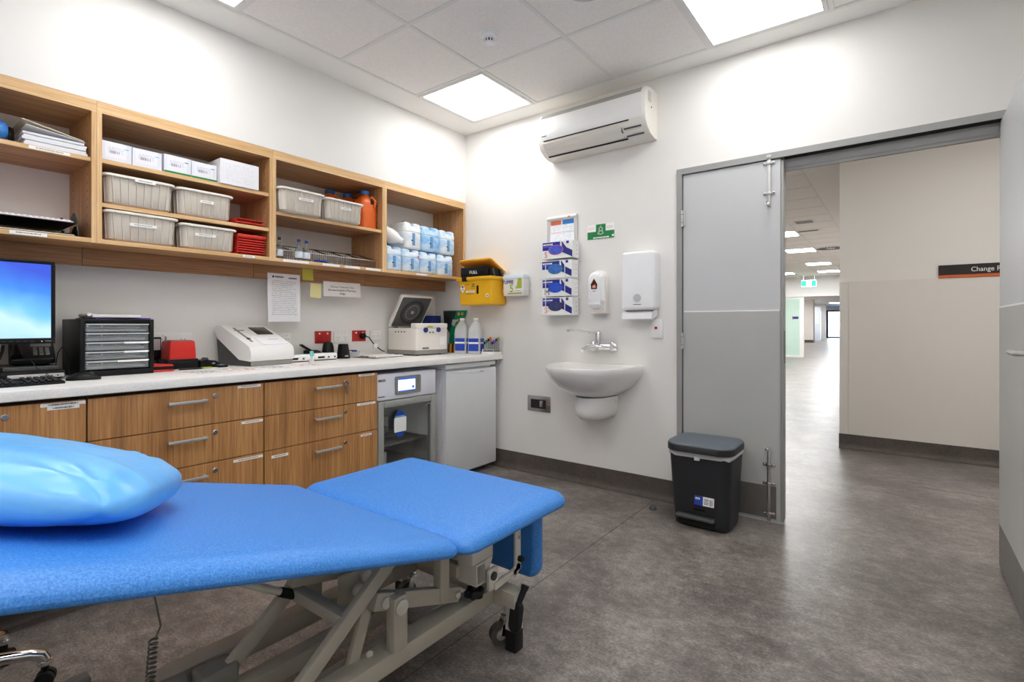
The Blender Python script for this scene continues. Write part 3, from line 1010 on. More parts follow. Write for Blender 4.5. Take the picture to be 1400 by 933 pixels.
def letter_tray(z, y0, y1, label, paper):
    t = thing('letter_tray', label, 'tray', (-0.17, (y0 + y1) / 2, z), group='black letter trays on the bottom shelf')
    h = (y1 - y0) / 2
    m = MB()
    m.box(-0.15, 0.15, -h, h, 0.0, 0.004)
    m.box(-0.15, -0.146, -h, h, 0.004, 0.04)
    for s in (-1, 1):
        pts = [(-0.15, 0.004), (0.15, 0.004), (0.15, 0.015), (0.13, 0.05), (0.09, 0.055), (0.05, 0.03), (-0.15, 0.045)]
        m.prism(pts, 'y', s * h - 0.002, s * h + 0.002)
    m.build('body', 'black_plastic', t)
    for k, mm in enumerate(paper):
        B(-0.14, 0.146 - 0.004 * k, -h + 0.006, h - 0.012 - 0.006 * k, 0.0045 + 0.005 * k, 0.009 + 0.005 * k).build('sheet', mm, t)
    for s in (-1, 1):
        B(-0.12, -0.10, s * h - 0.004, s * h + 0.004, 0.045, 0.058).build('stacking_post', 'black_plastic', t)
    return t
letter_tray(SB + 0.0005, -2.93, -2.535, 'lower black letter tray with a beige folder on the bottom shelf', ['manila', 'black_plastic'])
letter_tray(SB + 0.0590, -2.925, -2.540, 'upper black letter tray with a red striped sheet on the bottom shelf', ['paper', 'striped_edge'])

# ---- unit 2 top shelf: cartons
Z2 = 1.8785
def carton(y0, y1, x0, x1, h, label, stripe=None, tall=False):
    t = thing('carton', label, 'box', ((x0 + x1) / 2, (y0 + y1) / 2, Z2), group='white cartons on the top shelf')
    a, b = (y1 - y0) / 2 - 0.0008, (x1 - x0) / 2
    body = B(-b, b, -a, a, 0, h, bev=0.0015, seg=1).build('body', 'print_box_faint' if tall else 'paper_cool', t)
    if not tall:
        B(b, b + 0.0006, -a + 0.012, a - 0.02, 0.018, h - 0.004).build('printed_face', 'print_box', t)
        B(b, b + 0.0009, -a + 0.03, a - 0.045, h * 0.42, h * 0.57).build('barcode', 'barcode_y', t)
        B(b, b + 0.0009, a - 0.03, a - 0.012, h * 0.72, h * 0.76).build('mark', 'green_sign' if stripe else 'teal_plastic', t)
    if stripe:
        B(b, b + 0.001, -a, a, 0.001, 0.014).build('stripe', 'green_sign', t)
    elif not tall:
        B(b, b + 0.001, -a, a, 0.001, 0.008).build('stripe', 'hall_cabinet', t)
    MB().box(-b * 0.98, b * 0.98, -0.012, 0.012, h, h + 0.0006).build('tape', 'foil_grey', t)
    return t
carton(-2.450, -2.332, -0.25, -0.03, 0.092, 'leftmost small white carton with barcode on the top shelf')
carton(-2.331, -2.206, -0.25, -0.03, 0.090, 'second small white carton from the left on the top shelf')
carton(-2.198, -2.074, -0.25, -0.03, 0.095, 'small white carton with green base stripe, left of its twin', True)
carton(-2.073, -1.948, -0.25, -0.03, 0.092, 'small white carton with green base stripe next to the large carton', True)
carton(-1.944, -1.735, -0.28, -0.002, 0.135, 'large plain white carton at the right end of the top shelf', tall=True)

def tub(y0, y1, x1, z, h, label, tag_y=0.5, tag_w=0.09, tag_z=0.60, depth=0.33, tag_top=False):
    t = thing('storage_tub', label, 'tub', (x1 - depth / 2, (y0 + y1) / 2, z), group='ribbed grey storage tubs')
    W, D = (y1 - y0) / 2, depth / 2
    ins = 0.020
    rr = lambda i, zz, r=0.03: [(x, y, zz) for x, y in rrect(-D + i, D - i, -W + i, W - i, r, 5)]
    m = MB()
    m.loft([rr(ins + 0.012, 0.0), rr(ins + 0.004, 0.004), rr(ins - 0.002, 0.012), rr(0.012, h - 0.012), rr(0.016, h - 0.004), rr(ins + 0.006, 0.02)], cap=True)
    # moulded ribs, front and both sides
    nr = 8
    for k in range(nr):
        yk = -W + 0.035 + (2 * W - 0.07) * k / (nr - 1)
        f0, f1 = D - ins + 0.002, D - 0.012
        kk = (yk / W) * 0.012
        m.loft([[(f0 - 0.004, yk - kk - 0.0030, 0.012), (f0 + 0.0065, yk - kk - 0.0022, 0.012), (f0 + 0.0065, yk - kk + 0.0022, 0.012), (f0 - 0.004, yk - kk + 0.0030, 0.012)],
                [(f1 - 0.004, yk - 0.0030, h - 0.013), (f1 + 0.0065, yk - 0.0022, h - 0.013), (f1 + 0.0065, yk + 0.0022, h - 0.013), (f1 - 0.004, yk + 0.0030, h - 0.013)]])
    for s in (-1, 1):
        for k in range(7):
            xk = -D + 0.04 + (2 * D - 0.08) * k / 6
            f0, f1 = s * (W - ins + 0.002), s * (W - 0.012)
            m.loft([[(xk - 0.0028, f0, 0.012), (xk, f0 + s * 0.004, 0.012), (xk + 0.0028, f0, 0.012)],
                    [(xk - 0.0028, f1, h - 0.013), (xk, f1 + s * 0.004, h - 0.013), (xk + 0.0028, f1, h - 0.013)]])
    m.build('body', 'tub_grey', t)
    MB().loft([rr(0.010, h - 0.013), rr(0.0, h - 0.011), rr(0.0, h - 0.002), rr(0.003, h), rr(0.016, h), rr(0.018, h - 0.006)], cap=False).build('rim', 'tub_rim', t)
    yc = -W + 2 * W * tag_y
    if tag_top:
        B(D + 0.0002, D + 0.0014, yc - tag_w / 2, yc + tag_w / 2, h - 0.022, h - 0.006).build('label', 'print_label_y', t)
    else:
        fx = D - ins + 0.004 + (ins - 0.014) * tag_z + 0.0068
        B(fx, fx + 0.0012, yc - tag_w / 2, yc + tag_w / 2, h * tag_z - 0.007, h * tag_z + 0.007).build('label', 'print_label_y', t)
    return t
Z2b = 1.6765
tub(-2.450, -2.152, 0.0, Z2b, 0.143, 'upper left ribbed grey tub under the white cartons, label on its rim', 0.55, 0.085, tag_top=True)
tub(-2.148, -1.868, 0.0, Z2b, 0.141, 'upper right ribbed grey tub beside two red folders', 0.50, 0.065)
tub(-2.446, -2.138, 0.0, SB + 0.0005, 0.143, 'lower left ribbed grey tub standing on the bottom panel', 0.50, 0.11)
tub(-2.134, -1.850, 0.0, SB + 0.0005, 0.130, 'lower right ribbed grey tub beside the pile of red folders', 0.42, 0.10)
def red_folder(z, y0, y1, th, label, lift=0.0):
    t = thing('red_folder', label, 'folder', (-0.17, (y0 + y1) / 2, z), group='red folders in the shelf unit')
    h = (y1 - y0) / 2
    B(-0.14, 0.142, -h, h, 0.0, 0.0032).build('back_cover', 'red_folder', t)
    B(-0.135, 0.128, -h, h - 0.010, 0.0034, th - 0.0034).build('sheets', 'red_dark', t)
    B(-0.14, 0.147, -h, h, th - 0.0032, th, bev=0.0008, seg=1).build('front_cover', 'red_folder', t)
    B(-0.14, 0.145, -h - 0.0015, -h, 0.0, th).build('spine', 'red_folder', t)
    return t
red_folder(Z2b, -1.845, -1.692, 0.013, 'lower of two red folders on the middle shelf')
red_folder(Z2b + 0.0135, -1.848, -1.690, 0.020, 'upper of two red folders on the middle shelf')
zz = SB + 0.0005
for k, th in enumerate((0.017, 0.014, 0.013, 0.013, 0.012, 0.014, 0.013)):
    nm = ('bottom', 'second', 'third', 'fourth', 'fifth', 'sixth', 'topmost')[k]
    red_folder(zz, -1.842 + 0.003 * (k % 2), -1.690 + 0.004 * (k % 3) - (0.006 if k in (2, 3) else 0), th, nm + ' red folder from below in the pile under the middle shelf')
    zz += th + 0.0005
t = thing('red_folder', 'thick red folder resting aslant across the top of the pile', 'folder', (-0.17, -1.765, zz + 0.001), group='red folders in the shelf unit')
B(-0.14, 0.15, -0.078, 0.082, 0.0, 0.016, bev=0.003).build('cover', 'red_folder', t)

# ---- unit 3
Z3 = 1.7825
tub(-1.632, -1.336, 0.045, Z3, 0.143, 'left ribbed grey tub standing proud above the wire baskets', 0.55, 0.095, 0.62, depth=0.34)
tub(-1.328, -1.035, 0.035, Z3, 0.140, 'right ribbed grey tub in front of the orange bottles', 0.50, 0.075, 0.62, depth=0.25)
def orange_bottle(x, y, label, rz=0.0):
    t = thing('orange_bottle', label, 'bottle', (x, y, Z3), rz, 'orange collection bottles')
    r2 = lambda w, d, zz, r: [(a, b, zz) for a, b in rrect(-w, w, -d, d, r, 5)]
    m = MB()
    m.loft([r2(.052, .056, 0, .02), r2(.058, .063, .006, .024), r2(.058, .063, .175, .024), r2(.054, .058, .20, .024), r2(.036, .040, .228, .024), r2(.026, .026, .240, .024), r2(.026, .026, .250, .024)])
    m.build('body', 'orange_plastic', t)
    MB().tube([(0.050, 0.030, 0.15), (0.064, 0.036, 0.165), (0.066, 0.036, 0.20), (0.040, 0.022, 0.232)], 0.009, 10).build('handle', 'orange_plastic', t)
    B(0.0565, 0.0588, 0.004, 0.030, 0.175, 0.215, bev=0.001).build('handle_recess', 'peg_black', t)
    MB().lathe([(0.030, 0.246), (0.032, 0.248), (0.032, 0.270), (0.028, 0.274), (0.002, 0.274)], n=24).build('cap', 'blue_cap', t)
    return t
orange_bottle(-0.105, -0.934, 'orange bottle with blue cap at the shelf end, fully visible')
orange_bottle(-0.262, -0.965, 'orange bottle with blue cap behind the right grey tub')
orange_bottle(-0.280, -1.098, 'rearmost orange bottle, mostly hidden by the grey tub')

def wire_basket(y0, label, wdt=0.122):
    t = thing('wire_basket', label, 'basket', (-0.155, y0 + wdt / 2, SB + 0.0008), group='small wire baskets on the bottom shelf')
    W, x0, x1, hf, hb = wdt / 2, -0.09, 0.085, 0.060, 0.112
    rim = MB()
    rim.tube([(x0, -W, hb), (x0, W, hb)], 0.0036, 6)
    for s in (-1, 1):
        rim.tube([(x1, s * W, hf), (x0, s * W, hb)], 0.0036, 6)
    rim.build('rim', 'wire_dark', t)
    MB().tube([(x1, -W, hf), (x1, W, hf)], 0.0036, 6).build('front_rail', 'wire_bright', t)  # brighter than the rest of the rim: light on the front painted in
    g = MB()
    for k in range(9):
        y = -W + 2 * W * k / 8
        g.tube([(x1, y, hf), (x1 - 0.004, y * 0.96, 0.002), (x0 + 0.004, y * 0.96, 0.002), (x0, y, hb)], 0.0014, 4)
    for k in range(8):
        x = x0 + (x1 - x0) * k / 7
        h = hb + (hf - hb) * k / 7
        g.tube([(x, -W, h), (x, -W * 0.96, 0.002), (x, W * 0.96, 0.002), (x, W, h)], 0.0011, 4)
    g.tube([(x1 - 0.002, -W, 0.03), (x1 - 0.002, W, 0.03)], 0.0011, 4)
    g.tube([(x0 + 0.002, -W, 0.05), (x0 + 0.002, W, 0.05)], 0.0011, 4)
    g.build('wire_mesh', 'wire_mid', t)
    return t
WB = ['first wire basket from the left, beside the shelf side panel', 'second wire basket from the left, behind two capped glass bottles', 'third wire basket from the left', 'fourth wire basket from the left, behind blue lidded jars', 'fifth wire basket from the left, above the white shelf labels', 'rightmost wire basket at the shelf end panel']
for k in range(6):
    wire_basket(-1.624 + 0.1255 * k, WB[k])
def vial(x, y, h, r, label, cap='ink_blue', name='glass_bottle'):
    t = thing(name, label, 'bottle', (x, y, SB + 0.0006), group='glass bottles by the wire baskets')
    MB().lathe([(r * 0.9, 0), (r, 0.003), (r, h * 0.50), (r * 0.9, h * 0.56), (r * 0.36, h * 0.70), (r * 0.34, h * 0.9)], n=16).build('body', 'glass_bottle', t)
    MB().lathe([(r * 0.42, h * 0.88), (r * 0.44, h * 0.9), (r * 0.44, h), (r * 0.1, h)], n=14).build('cap', cap, t)
    MB().lathe([(r * 1.01, h * 0.12), (r * 1.02, h * 0.13), (r * 1.02, h * 0.40), (r * 1.01, h * 0.41)], n=16).build('paper_label', 'milky', t)
    return t
vial(-0.032, -1.598, 0.128, 0.020, 'capped glass bottle at the left end of the basket row', 'ink')
vial(-0.034, -1.474, 0.132, 0.024, 'left of two navy capped glass bottles in front of the baskets')
vial(-0.034, -1.424, 0.128, 0.023, 'right of two navy capped glass bottles in front of the baskets')
for k, (y, lab) in enumerate(((-1.350, 'left small jar with bright blue lid on the shelf edge'), (-1.302, 'right small jar with bright blue lid on the shelf edge'))):
    t = thing('blue_lid_jar', lab, 'jar', (-0.036, y, SB + 0.0006), group='small jars with blue lids')
    MB().lathe([(0.018, 0), (0.019, 0.002), (0.019, 0.006)], n=18).build('body', 'glass_bottle', t)
    MB().lathe([(0.021, 0.006), (0.022, 0.007), (0.022, 0.015), (0.019, 0.017), (0.002, 0.017)], n=20).build('lid', 'sticker_blue', t)

# ---- unit 4: containers
def jug(y0, y1, z, h, label, m='jug_pale', x1=-0.02, depth=0.21, mark=None):
    t = thing('water_container', label, 'container', (x1 - depth / 2, (y0 + y1) / 2, z), group='stacked pale blue containers')
    W, D = (y1 - y0) / 2 - 0.0015, depth / 2
    rr = lambda i, zz, r=0.03: [(x, y, zz) for x, y in rrect(-D + i, D - i, -W + i, W - i, r, 5)]
    b = MB()
    b.loft([rr(0.010, 0), rr(0.002, 0.008), rr(0.0, 0.016), rr(0.0, h * 0.60), rr(0.003, h * 0.615), rr(0.003, h * 0.64), rr(0.0, h * 0.655), rr(0.0, h * 0.80), rr(0.006, h * 0.86)])
    for s in (-1, 1):            # the two lobes of the top with the grip groove between them
        y2, y3 = (0.010, W - 0.004) if s > 0 else (-W + 0.004, -0.010)
        q = lambda i, zz: [(x, y, zz) for x, y in rrect(-D + 0.006 + i, D - 0.006 - i, y2 + i, y3 - i, 0.02, 4)]
        b.loft([q(0, h * 0.855), q(0.001, h * 0.93), q(0.006, h * 0.975), q(0.016, h)])
    b.build('body', m, t, angle=40)
    B(D - 0.0005, D + 0.0025, -0.012, 0.014, h * 0.14, h * 0.60, bev=0.001).build('grip_slot', 'jug_shadow', t)
    B(D - 0.0005, D + 0.003, -0.022, -0.006, h * 0.30, h * 0.34).build('tap', 'box_navy', t)
    if mark:
        B(D + 0.0003, D + 0.0015, W * 0.62, W * 0.80, h * 0.62, h * 0.74).build('sticker', mark, t)
    return t
def jug_material(name, a, b):
    m = bpy.data.materials.new(name)
    m.use_nodes = True
    n = NT(m)
    f = n.noise(n.coord('Object', (1, 1, 2)), 9, 3)
    n.link(n.ramp(f, [(0.35, a), (0.62, b)]), n.b.inputs['Base Color'])
    n.b.inputs['Roughness'].default_value = 0.3
    n.b.inputs['Subsurface Weight'].default_value = 0.25
    n.b.inputs['Subsurface Radius'].default_value = (0.02, 0.03, 0.04)
    MATS[name] = m
jug_material('jug_pale', '#9cc6ea', '#e2ecf4')
jug_material('jug_blue', '#6db4ea', '#c6e0f4')
jug_material('jug_white', '#d3dee8', '#eef1f3')
mat('jug_shadow', '#5f95c4', 0.4)  # the slot's own blue
zj = SB + 0.0006
jug(-0.822, -0.660, zj, 0.180, 'leftmost pale container of the lower row')
jug(-0.658, -0.484, zj, 0.176, 'second pale container of the lower row with a pink sticker', 'jug_pale', mark='ring_pink')
jug(-0.482, -0.302, zj, 0.172, 'third pale container of the lower row', 'jug_pale')
jug(-0.300, -0.118, zj, 0.170, 'rightmost pale container of the lower row', 'jug_pale')
jug(-0.645, -0.470, zj + 0.1775, 0.200, 'white container of the upper row beside the lying jug', 'jug_white')
jug(-0.468, -0.275, zj + 0.1775, 0.196, 'deep blue container in the middle of the upper row', 'jug_blue')
jug(-0.272, -0.098, zj + 0.1745, 0.196, 'pale container at the right end of the upper row', 'jug_pale')
t = thing('lying_jug', 'white plastic jug lying tilted on the lower containers', 'jug', (-0.085, -0.738, zj + 0.181))
MB().lathe([(0.004, -0.085), (0.048, -0.082), (0.056, -0.06), (0.056, 0.01), (0.045, 0.05), (0.024, 0.085), (0.018, 0.115), (0.004, 0.117)], (0, 0, 0), 'x', 24).build('body', 'white_plastic', t, (0, 0.0, 0.083), (0, math.radians(24), math.radians(32)))
MB().disc((0, 0, 0), 0.034, 'y', 0.004, 3).build('yellow_label', 'lime_ink', t, (0.050, 0.056, 0.045), (0, 0.5, 0.35))
t = thing('steel_kettle', 'grey lidded pail with a dark wire rim behind the containers', 'pail', (-0.268, -0.728, zj + 0.181))
MB().lathe([(0.060, 0), (0.062, 0.004), (0.070, 0.17), (0.072, 0.172), (0.064, 0.185), (0.002, 0.19)], n=24).build('body', 'jug_white', t)
MB().tube([(0.071 * math.cos(2 * PI * k / 20), 0.071 * math.sin(2 * PI * k / 20), 0.178) for k in range(20)], 0.004, 6, closed=True).build('rim', 'wire_dark', t)
t = thing('bent_wire', 'bent grey wire handle sticking up behind the containers', 'wire', (-0.29, -0.40, zj + 0.0))
MB().tube([(0, -0.10, 0.0), (0, -0.105, 0.37), (0, -0.03, 0.44), (0, -0.02, 0.445), (0, 0.02, 0.38), (0, 0.03, 0.33), (0, 0.03, 0.0)], 0.004, 8).build('wire', 'wire_mid', t)

# ---- papers hung from the fascia
FX = -0.229
def sheet(name, label, cat, y0, y1, z0, z1, m, curl=0.012, tilt=0.0, group=None):
    t = thing(name, label, cat, (FX + 0.0016, (y0 + y1) / 2, z1), group=group)
    W, H = (y1 - y0) / 2, z1 - z0
    rings = []
    N = 8
    for k in range(N + 1):
        u = k / N
        x = curl * u * u
        rings.append([(x, -W, -H * u), (x, W, -H * u), (x + 0.0006, W, -H * u), (x + 0.0006, -W, -H * u)])
    MB().loft(rings).build('page', m, t, rot=(tilt, 0, 0))
    return t
n1 = sheet('notice_page', 'tall printed white letter hanging from the shelf fascia', 'notice', -1.570, -1.353, 1.135, 1.440, 'print_letter', 0.01)
MB().disc((0.0014, -0.072, -0.022), 0.007, 'x', 0.0006, 12).build('logo', 'ink', n1)
B(0.0010, 0.0018, -0.060, -0.004, -0.026, -0.018).build('heading', 'ink_soft', n1)
B(0.0010, 0.0018, 0.030, 0.085, -0.030, -0.022).build('heading', 'ink_soft', n1)
sheet('sticky_note', 'lime sticky note on the fascia above the pale yellow one', 'note', -1.337, -1.260, 1.410, 1.485, 'note_lime', 0.006, group='sticky notes')
sheet('sticky_note', 'pale yellow sticky note hanging askew below the fascia', 'note', -1.277, -1.197, 1.296, 1.392, 'note_yellow', 0.008, math.radians(-5), group='sticky notes')
n2 = sheet('notice_page', 'wide white notice with three printed lines under the fascia', 'notice', -1.184, -0.884, 1.312, 1.413, 'paper', 0.006)
for k, s in enumerate(('Glucose Tolerance Test', 'kit now located in Pharmacy', 'fridge')):
    letters(s, 0.0195, n2, (0.0012 + 0.0022 * k, 0.0, -0.040 - 0.023 * k), FACE_X, 'ink_soft', align='CENTER')

# ================================================================== BENCH
t = thing('worktop', 'long pale speckled worktop along the left wall', 'worktop', (WX, -2.0, 0.842))
prof = [(0.001, 0.0), (0.758, 0.0), (0.762, 0.003), (0.762, 0.014), (0.762, 0.032), (0.7605, 0.0365), (0.757, 0.038), (0.001, 0.038)]
MB().prism([(a, b) for a, b in prof], 'y', BY + 2.0 + 0.001, 2.0 - 0.001).build('slab', 'stone', t)
B(0.62, 0.73, 1.970, 1.998, -0.035, -0.0006).build('end_bracket', 'brushed', t)
WT = 0.8805     # things stand here

DX = 0.380
def drawer_unit(y0, y1, label, labels, key=False, extra=None):
    t = thing('drawer_unit', label, 'drawers', (DX - 0.6, y0, 0.0), group='wooden drawer units under the worktop')
    L = y1 - y0
    c = MB()
    c.box(0.0, 0.58, 0.001, 0.017, 0.10, 0.838)
    c.box(0.0, 0.58, L - 0.017, L - 0.001, 0.10, 0.838)
    c.box(0.0, 0.58, 0.017, L - 0.017, 0.10, 0.118)
    c.box(0.0, 0.012, 0.017, L - 0.017, 0.118, 0.838)
    c.box(0.0, 0.55, 0.017, L - 0.017, 0.820, 0.838)
    c.build('carcass', 'carcass', t)
    B(0.50, 0.518, 0.001, L - 0.001, 0.0005, 0.0995).build('plinth', 'vinyl_skirting', t)
    rows = ((0.661, 0.826), (0.486, 0.657), (0.112, 0.482))
    for k, (z0, z1) in enumerate(rows):
        d = B(0.581, 0.6, 0.002, L - 0.002, z0, z1, bev=0.0008, seg=1).build('drawer_front', 'wood_drawer', t)
        hz = z1 - 0.052
        yc = L / 2
        h = MB()
        h.box(0.624, 0.634, yc - 0.079, yc + 0.079, hz - 0.006, hz + 0.006, bev=0.002)
        for s in (-1, 1):
            h.box(0.6, 0.626, yc + s * 0.068 - 0.005, yc + s * 0.068 + 0.005, hz - 0.005, hz + 0.005, bev=0.001)
        h.build('handle', 'brushed', d)
        lk = MB().lathe([(0.0115, 0.0), (0.0115, 0.003), (0.009, 0.005), (0.004, 0.005), (0.0035, 0.003), (0.0002, 0.003)], (0.6, yc + 0.120, hz + 0.014), 'x', 18).build('lock', 'steel', d)
        if key and k == 0:
            q = MB()
            q.box(0.603, 0.622, yc + 0.1185, yc + 0.1205, hz + 0.009, hz + 0.019)
            q.disc((0.624, yc + 0.119, hz + 0.014), 0.011, 'y', 0.002, 14)
            q.disc((0.614, yc + 0.124, hz - 0.012), 0.012, 'x', 0.002, 14)
            q.box(0.612, 0.614, yc + 0.121, yc + 0.131, hz - 0.050, hz - 0.018)
            q.build('key', 'steel', d)
        for a, b, zc, hh in labels[k]:
            B(0.6003, 0.6014, a - y0, b - y0, zc - hh / 2, zc + hh / 2).build('drawer_label', 'print_label_y' if hh < 0.02 else 'label_white', d)
    return t
da = drawer_unit(-3.298, -2.600, 'wooden drawer unit cut off at the left edge below the keyboard', [[(-2.735, -2.604, 0.8165, 0.0125), (-2.716, -2.622, 0.8035, 0.0125)], [(-2.745, -2.622, 0.643, 0.016)], []])
drawer_unit(-2.598, -1.902, 'middle wooden drawer unit below the black paper organiser', [[(-2.029, -1.918, 0.817, 0.012)], [(-2.011, -1.908, 0.643, 0.012)], [(-2.049, -1.908, 0.466, 0.013)]])
drawer_unit(-1.900, -1.206, 'wooden drawer unit with a key in its top lock, beside the glass fronted incubator', [[(-1.344, -1.228, 0.8185, 0.012)], [(-1.354, -1.223, 0.648, 0.013)], [(-1.328, -1.250, 0.463, 0.012), (-1.864, -1.775, 0.448, 0.014)]], key=True)
drawer_unit(-3.996, -3.300, 'wooden drawer unit hidden in the rear corner of the bench', [[], [], []])
for z, s in ((0.8135, 'LABELS/STICKERS'), (0.8005, 'PATH BAGS'),):
    letters(s, 0.0095, da, (0.6016, 0.629, z), FACE_X, 'ink', align='CENTER')
letters('MONITOR', 0.0095, da, (0.6016, 0.615, 0.640), FACE_X, 'ink', align='CENTER')

skirting('baseboard_bench', (DX - 0.082, BY), (DX - 0.082, -1.206), (1, 0), 'dark coved skirting under the drawer units')
# ---- incubator with glass door
t = thing('incubator', 'white bench incubator with glass door and small blue display', 'incubator', (DX - 0.56, -1.198, 0.0))
W = 0.490
c = MB()
c.box(0.0, 0.52, 0.0, 0.02, 0.03, 0.81)
c.box(0.0, 0.52, W - 0.02, W, 0.03, 0.81)
c.box(0.0, 0.02, 0.02, W - 0.02, 0.03, 0.81)
c.box(0.02, 0.52, 0.02, W - 0.02, 0.645, 0.81)
c.box(0.02, 0.52, 0.02, W - 0.02, 0.03, 0.09)
c.build('cabinet', 'incubator_white', t)
li = MB()
li.box(0.021, 0.515, 0.021, 0.026, 0.091, 0.644)
li.box(0.021, 0.515, W - 0.026, W - 0.021, 0.091, 0.644)
li.box(0.021, 0.026, 0.026, W - 0.026, 0.091, 0.644)
li.box(0.026, 0.515, 0.026, W - 0.026, 0.639, 0.644)
li.build('liner', 'white_plastic', t)
B(0.521, 0.548, 0.0, W, 0.648, 0.810, bev=0.004).build('control_panel', 'incubator_white', t)
b = MB()
b.loft([[(x, y, z) for y, z in rrect(0.134, 0.348, 0.672, 0.788, 0.012, 4)] for x in (0.5485, 0.556)])
dsp = b.build('display_bezel', 'grey_plastic', t)
B(0.5562, 0.5570, 0.155, 0.298, 0.690, 0.776).build('display', 'display_white', dsp)
B(0.5571, 0.5575, 0.155, 0.298, 0.765, 0.776).build('display_bar', 'display_blue', dsp)
B(0.5571, 0.5575, 0.155, 0.298, 0.690, 0.697).build('display_bar', 'display_blue', dsp)
B(0.5571, 0.5575, 0.270, 0.288, 0.706, 0.722).build('display_icon', 'display_blue', dsp)
for k in range(2):
    B(0.5571, 0.5578, 0.318, 0.324, 0.735 + 0.014 * k, 0.743 + 0.014 * k).build('button', 'ink_soft', dsp)
letters('esco', 0.030, t, (0.5485, 0.006, 0.764), FACE_X, 'ink', bold=0.0008)
B(0.5485, 0.5490, 0.004, 0.056, 0.668, 0.674).build('model_print', 'ink_soft', t)
dr = MB()
for a, b_, z0, z1 in ((0.002, 0.046, 0.04, 0.642), (W - 0.046, W - 0.002, 0.04, 0.642), (0.046, W - 0.046, 0.600, 0.642), (0.046, W - 0.046, 0.04, 0.085)):
    dr.box(0.523, 0.556, a, b_, z0, z1, bev=0.006)
door = dr.build('door', 'grey_frame', t)
B(0.535, 0.541, 0.044, W - 0.044, 0.083, 0.602).build('pane', 'pane_dark', door)
MB().tube([(0.557, W - 0.10, 0.575), (0.558, W - 0.075, 0.592), (0.557, W - 0.05, 0.578)], 0.002, 6).build('door_mark', 'wire_bright', door)
st = MB().disc((0.5575, 0.170, 0.490), 0.052, 'x', 0.0012, 28, 0.084).build('round_sticker', 'sticker_blue', door)
MB().box(0.5588, 0.5595, 0.121, 0.219, 0.438, 0.530).build('sticker_paper', 'print_sticker', st)
B(0.5588, 0.5594, 0.126, 0.205, 0.532, 0.540).build('sticker_line', 'teal_plastic', st)
for z in (0.345, 0.19):
    s = B(0.06, 0.47, 0.03, W - 0.03, z, z + 0.006).build('inner_shelf', 'grey_frame', t)
    B(0.47, 0.478, 0.03, W - 0.03, z - 0.006, z + 0.010).build('shelf_lip', 'brushed', s)
tw = thing('inner_basket', 'small wire basket inside the glass fronted incubator', 'basket', (DX - 0.56 + 0.34, -1.198 + 0.16, 0.352))
g = MB()
for zz in (0.004, 0.04, 0.075):
    g.tube([(x, y, zz) for x, y in rrect(-0.10, 0.10, -0.09, 0.09, 0.01, 2)], 0.002, 5, closed=True)
for k in range(10):
    y = -0.088 + 0.176 * k / 9
    for x in (-0.1, 0.1):
        g.tube([(x, y, 0.004), (x, y, 0.075)], 0.0013, 4)
for k in range(8):
    x = -0.09 + 0.18 * k / 7
    for y in (-0.09, 0.09):
        g.tube([(x, y, 0.004), (x, y, 0.075)], 0.0013, 4)
g.build('wire_mesh', 'wire_bright', tw)
tw = thing('inner_box', 'white carton on the incubator shelf behind the basket', 'box', (DX - 0.56 + 0.15, -1.198 + 0.27, 0.352))
B(-0.06, 0.06, -0.09, 0.09, 0, 0.12, bev=0.002).build('body', 'white_plastic', tw)
B(0.0602, 0.0608, -0.05, 0.05, 0.03, 0.09).build('label', 'print_label_y', tw)
tw = thing('inner_box', 'small pale carton on the lowest incubator shelf', 'box', (DX - 0.56 + 0.40, -1.198 + 0.10, 0.197))
B(-0.05, 0.05, -0.06, 0.05, 0, 0.10, bev=0.002).build('body', 'white_plastic', tw)
MB().disc((0.0505, -0.01, 0.045), 0.012, 'x', 0.001, 12).build('dot', 'ink_soft', tw)
for y in (0.05, W - 0.05):
    for x in (0.05, 0.47):
        MB().cyl((x, y, 0.0005), (x, y, 0.030), 0.02, 0.016, n=12).build('foot', 'black_plastic', t)

t = thing('bar_fridge', 'plain white under-bench refrigerator in the corner', 'refrigerator', (DX - 0.56, -0.616, 0.0))
W = 0.556
B(0.0, 0.505, 0.004, W - 0.004, 0.03, 0.800, bev=0.004).build('cabinet', 'fridge_white', t)
B(0.0, 0.553, 0.0, W, 0.804, 0.834, bev=0.004).build('top', 'fridge_white', t)
rg = []
for k in range(13):                      # door: bowed along its top edge with a finger pull
    u = k / 12
    y = 0.002 + (W - 0.004) * u
    bow = 0.0
    rg.append([(0.508, y, 0.045), (0.550, y, 0.045), (0.556, y, 0.055), (0.558, y, 0.70), (0.556, y, 0.772), (0.552, y, 0.785), (0.508, y, 0.785)])
dr = MB().loft(rg).build('door', 'fridge_white', t)
rg = []
for k in range(17):
    u = k / 16
    y = 0.035 + (W - 0.10) * u
    dz = 0.022 * (1 - (2 * u - 1) ** 2)
    rg.append([(0.545, y, 0.785), (0.560, y, 0.7855), (0.5605, y, 0.783 - dz), (0.545, y, 0.781 - dz)])
MB().loft(rg).build('finger_pull', 'dispenser_white', dr)
B(0.5575, 0.5583, 0.36, 0.405, 0.762, 0.766).build('badge', 'ink_soft', dr)
B(0.46, 0.50, 0.02, W - 0.02, 0.012, 0.03).build('plinth_grille', 'dark_grey_plastic', t)
for y in (0.05, W - 0.05):
    for x in (0.05, 0.47):
        MB().cyl((x, y, 0.0005), (x, y, 0.030), 0.014, n=10).build('foot', 'black_plastic', t)
t = thing('wood_offcut', 'brown wooden board standing in the gap between the appliances', 'board', (0.27, -0.672, 0.0))
B(-0.009, 0.009, -0.024, 0.024, 0.0005, 0.530, bev=0.001).build('board', 'wood_board', t)

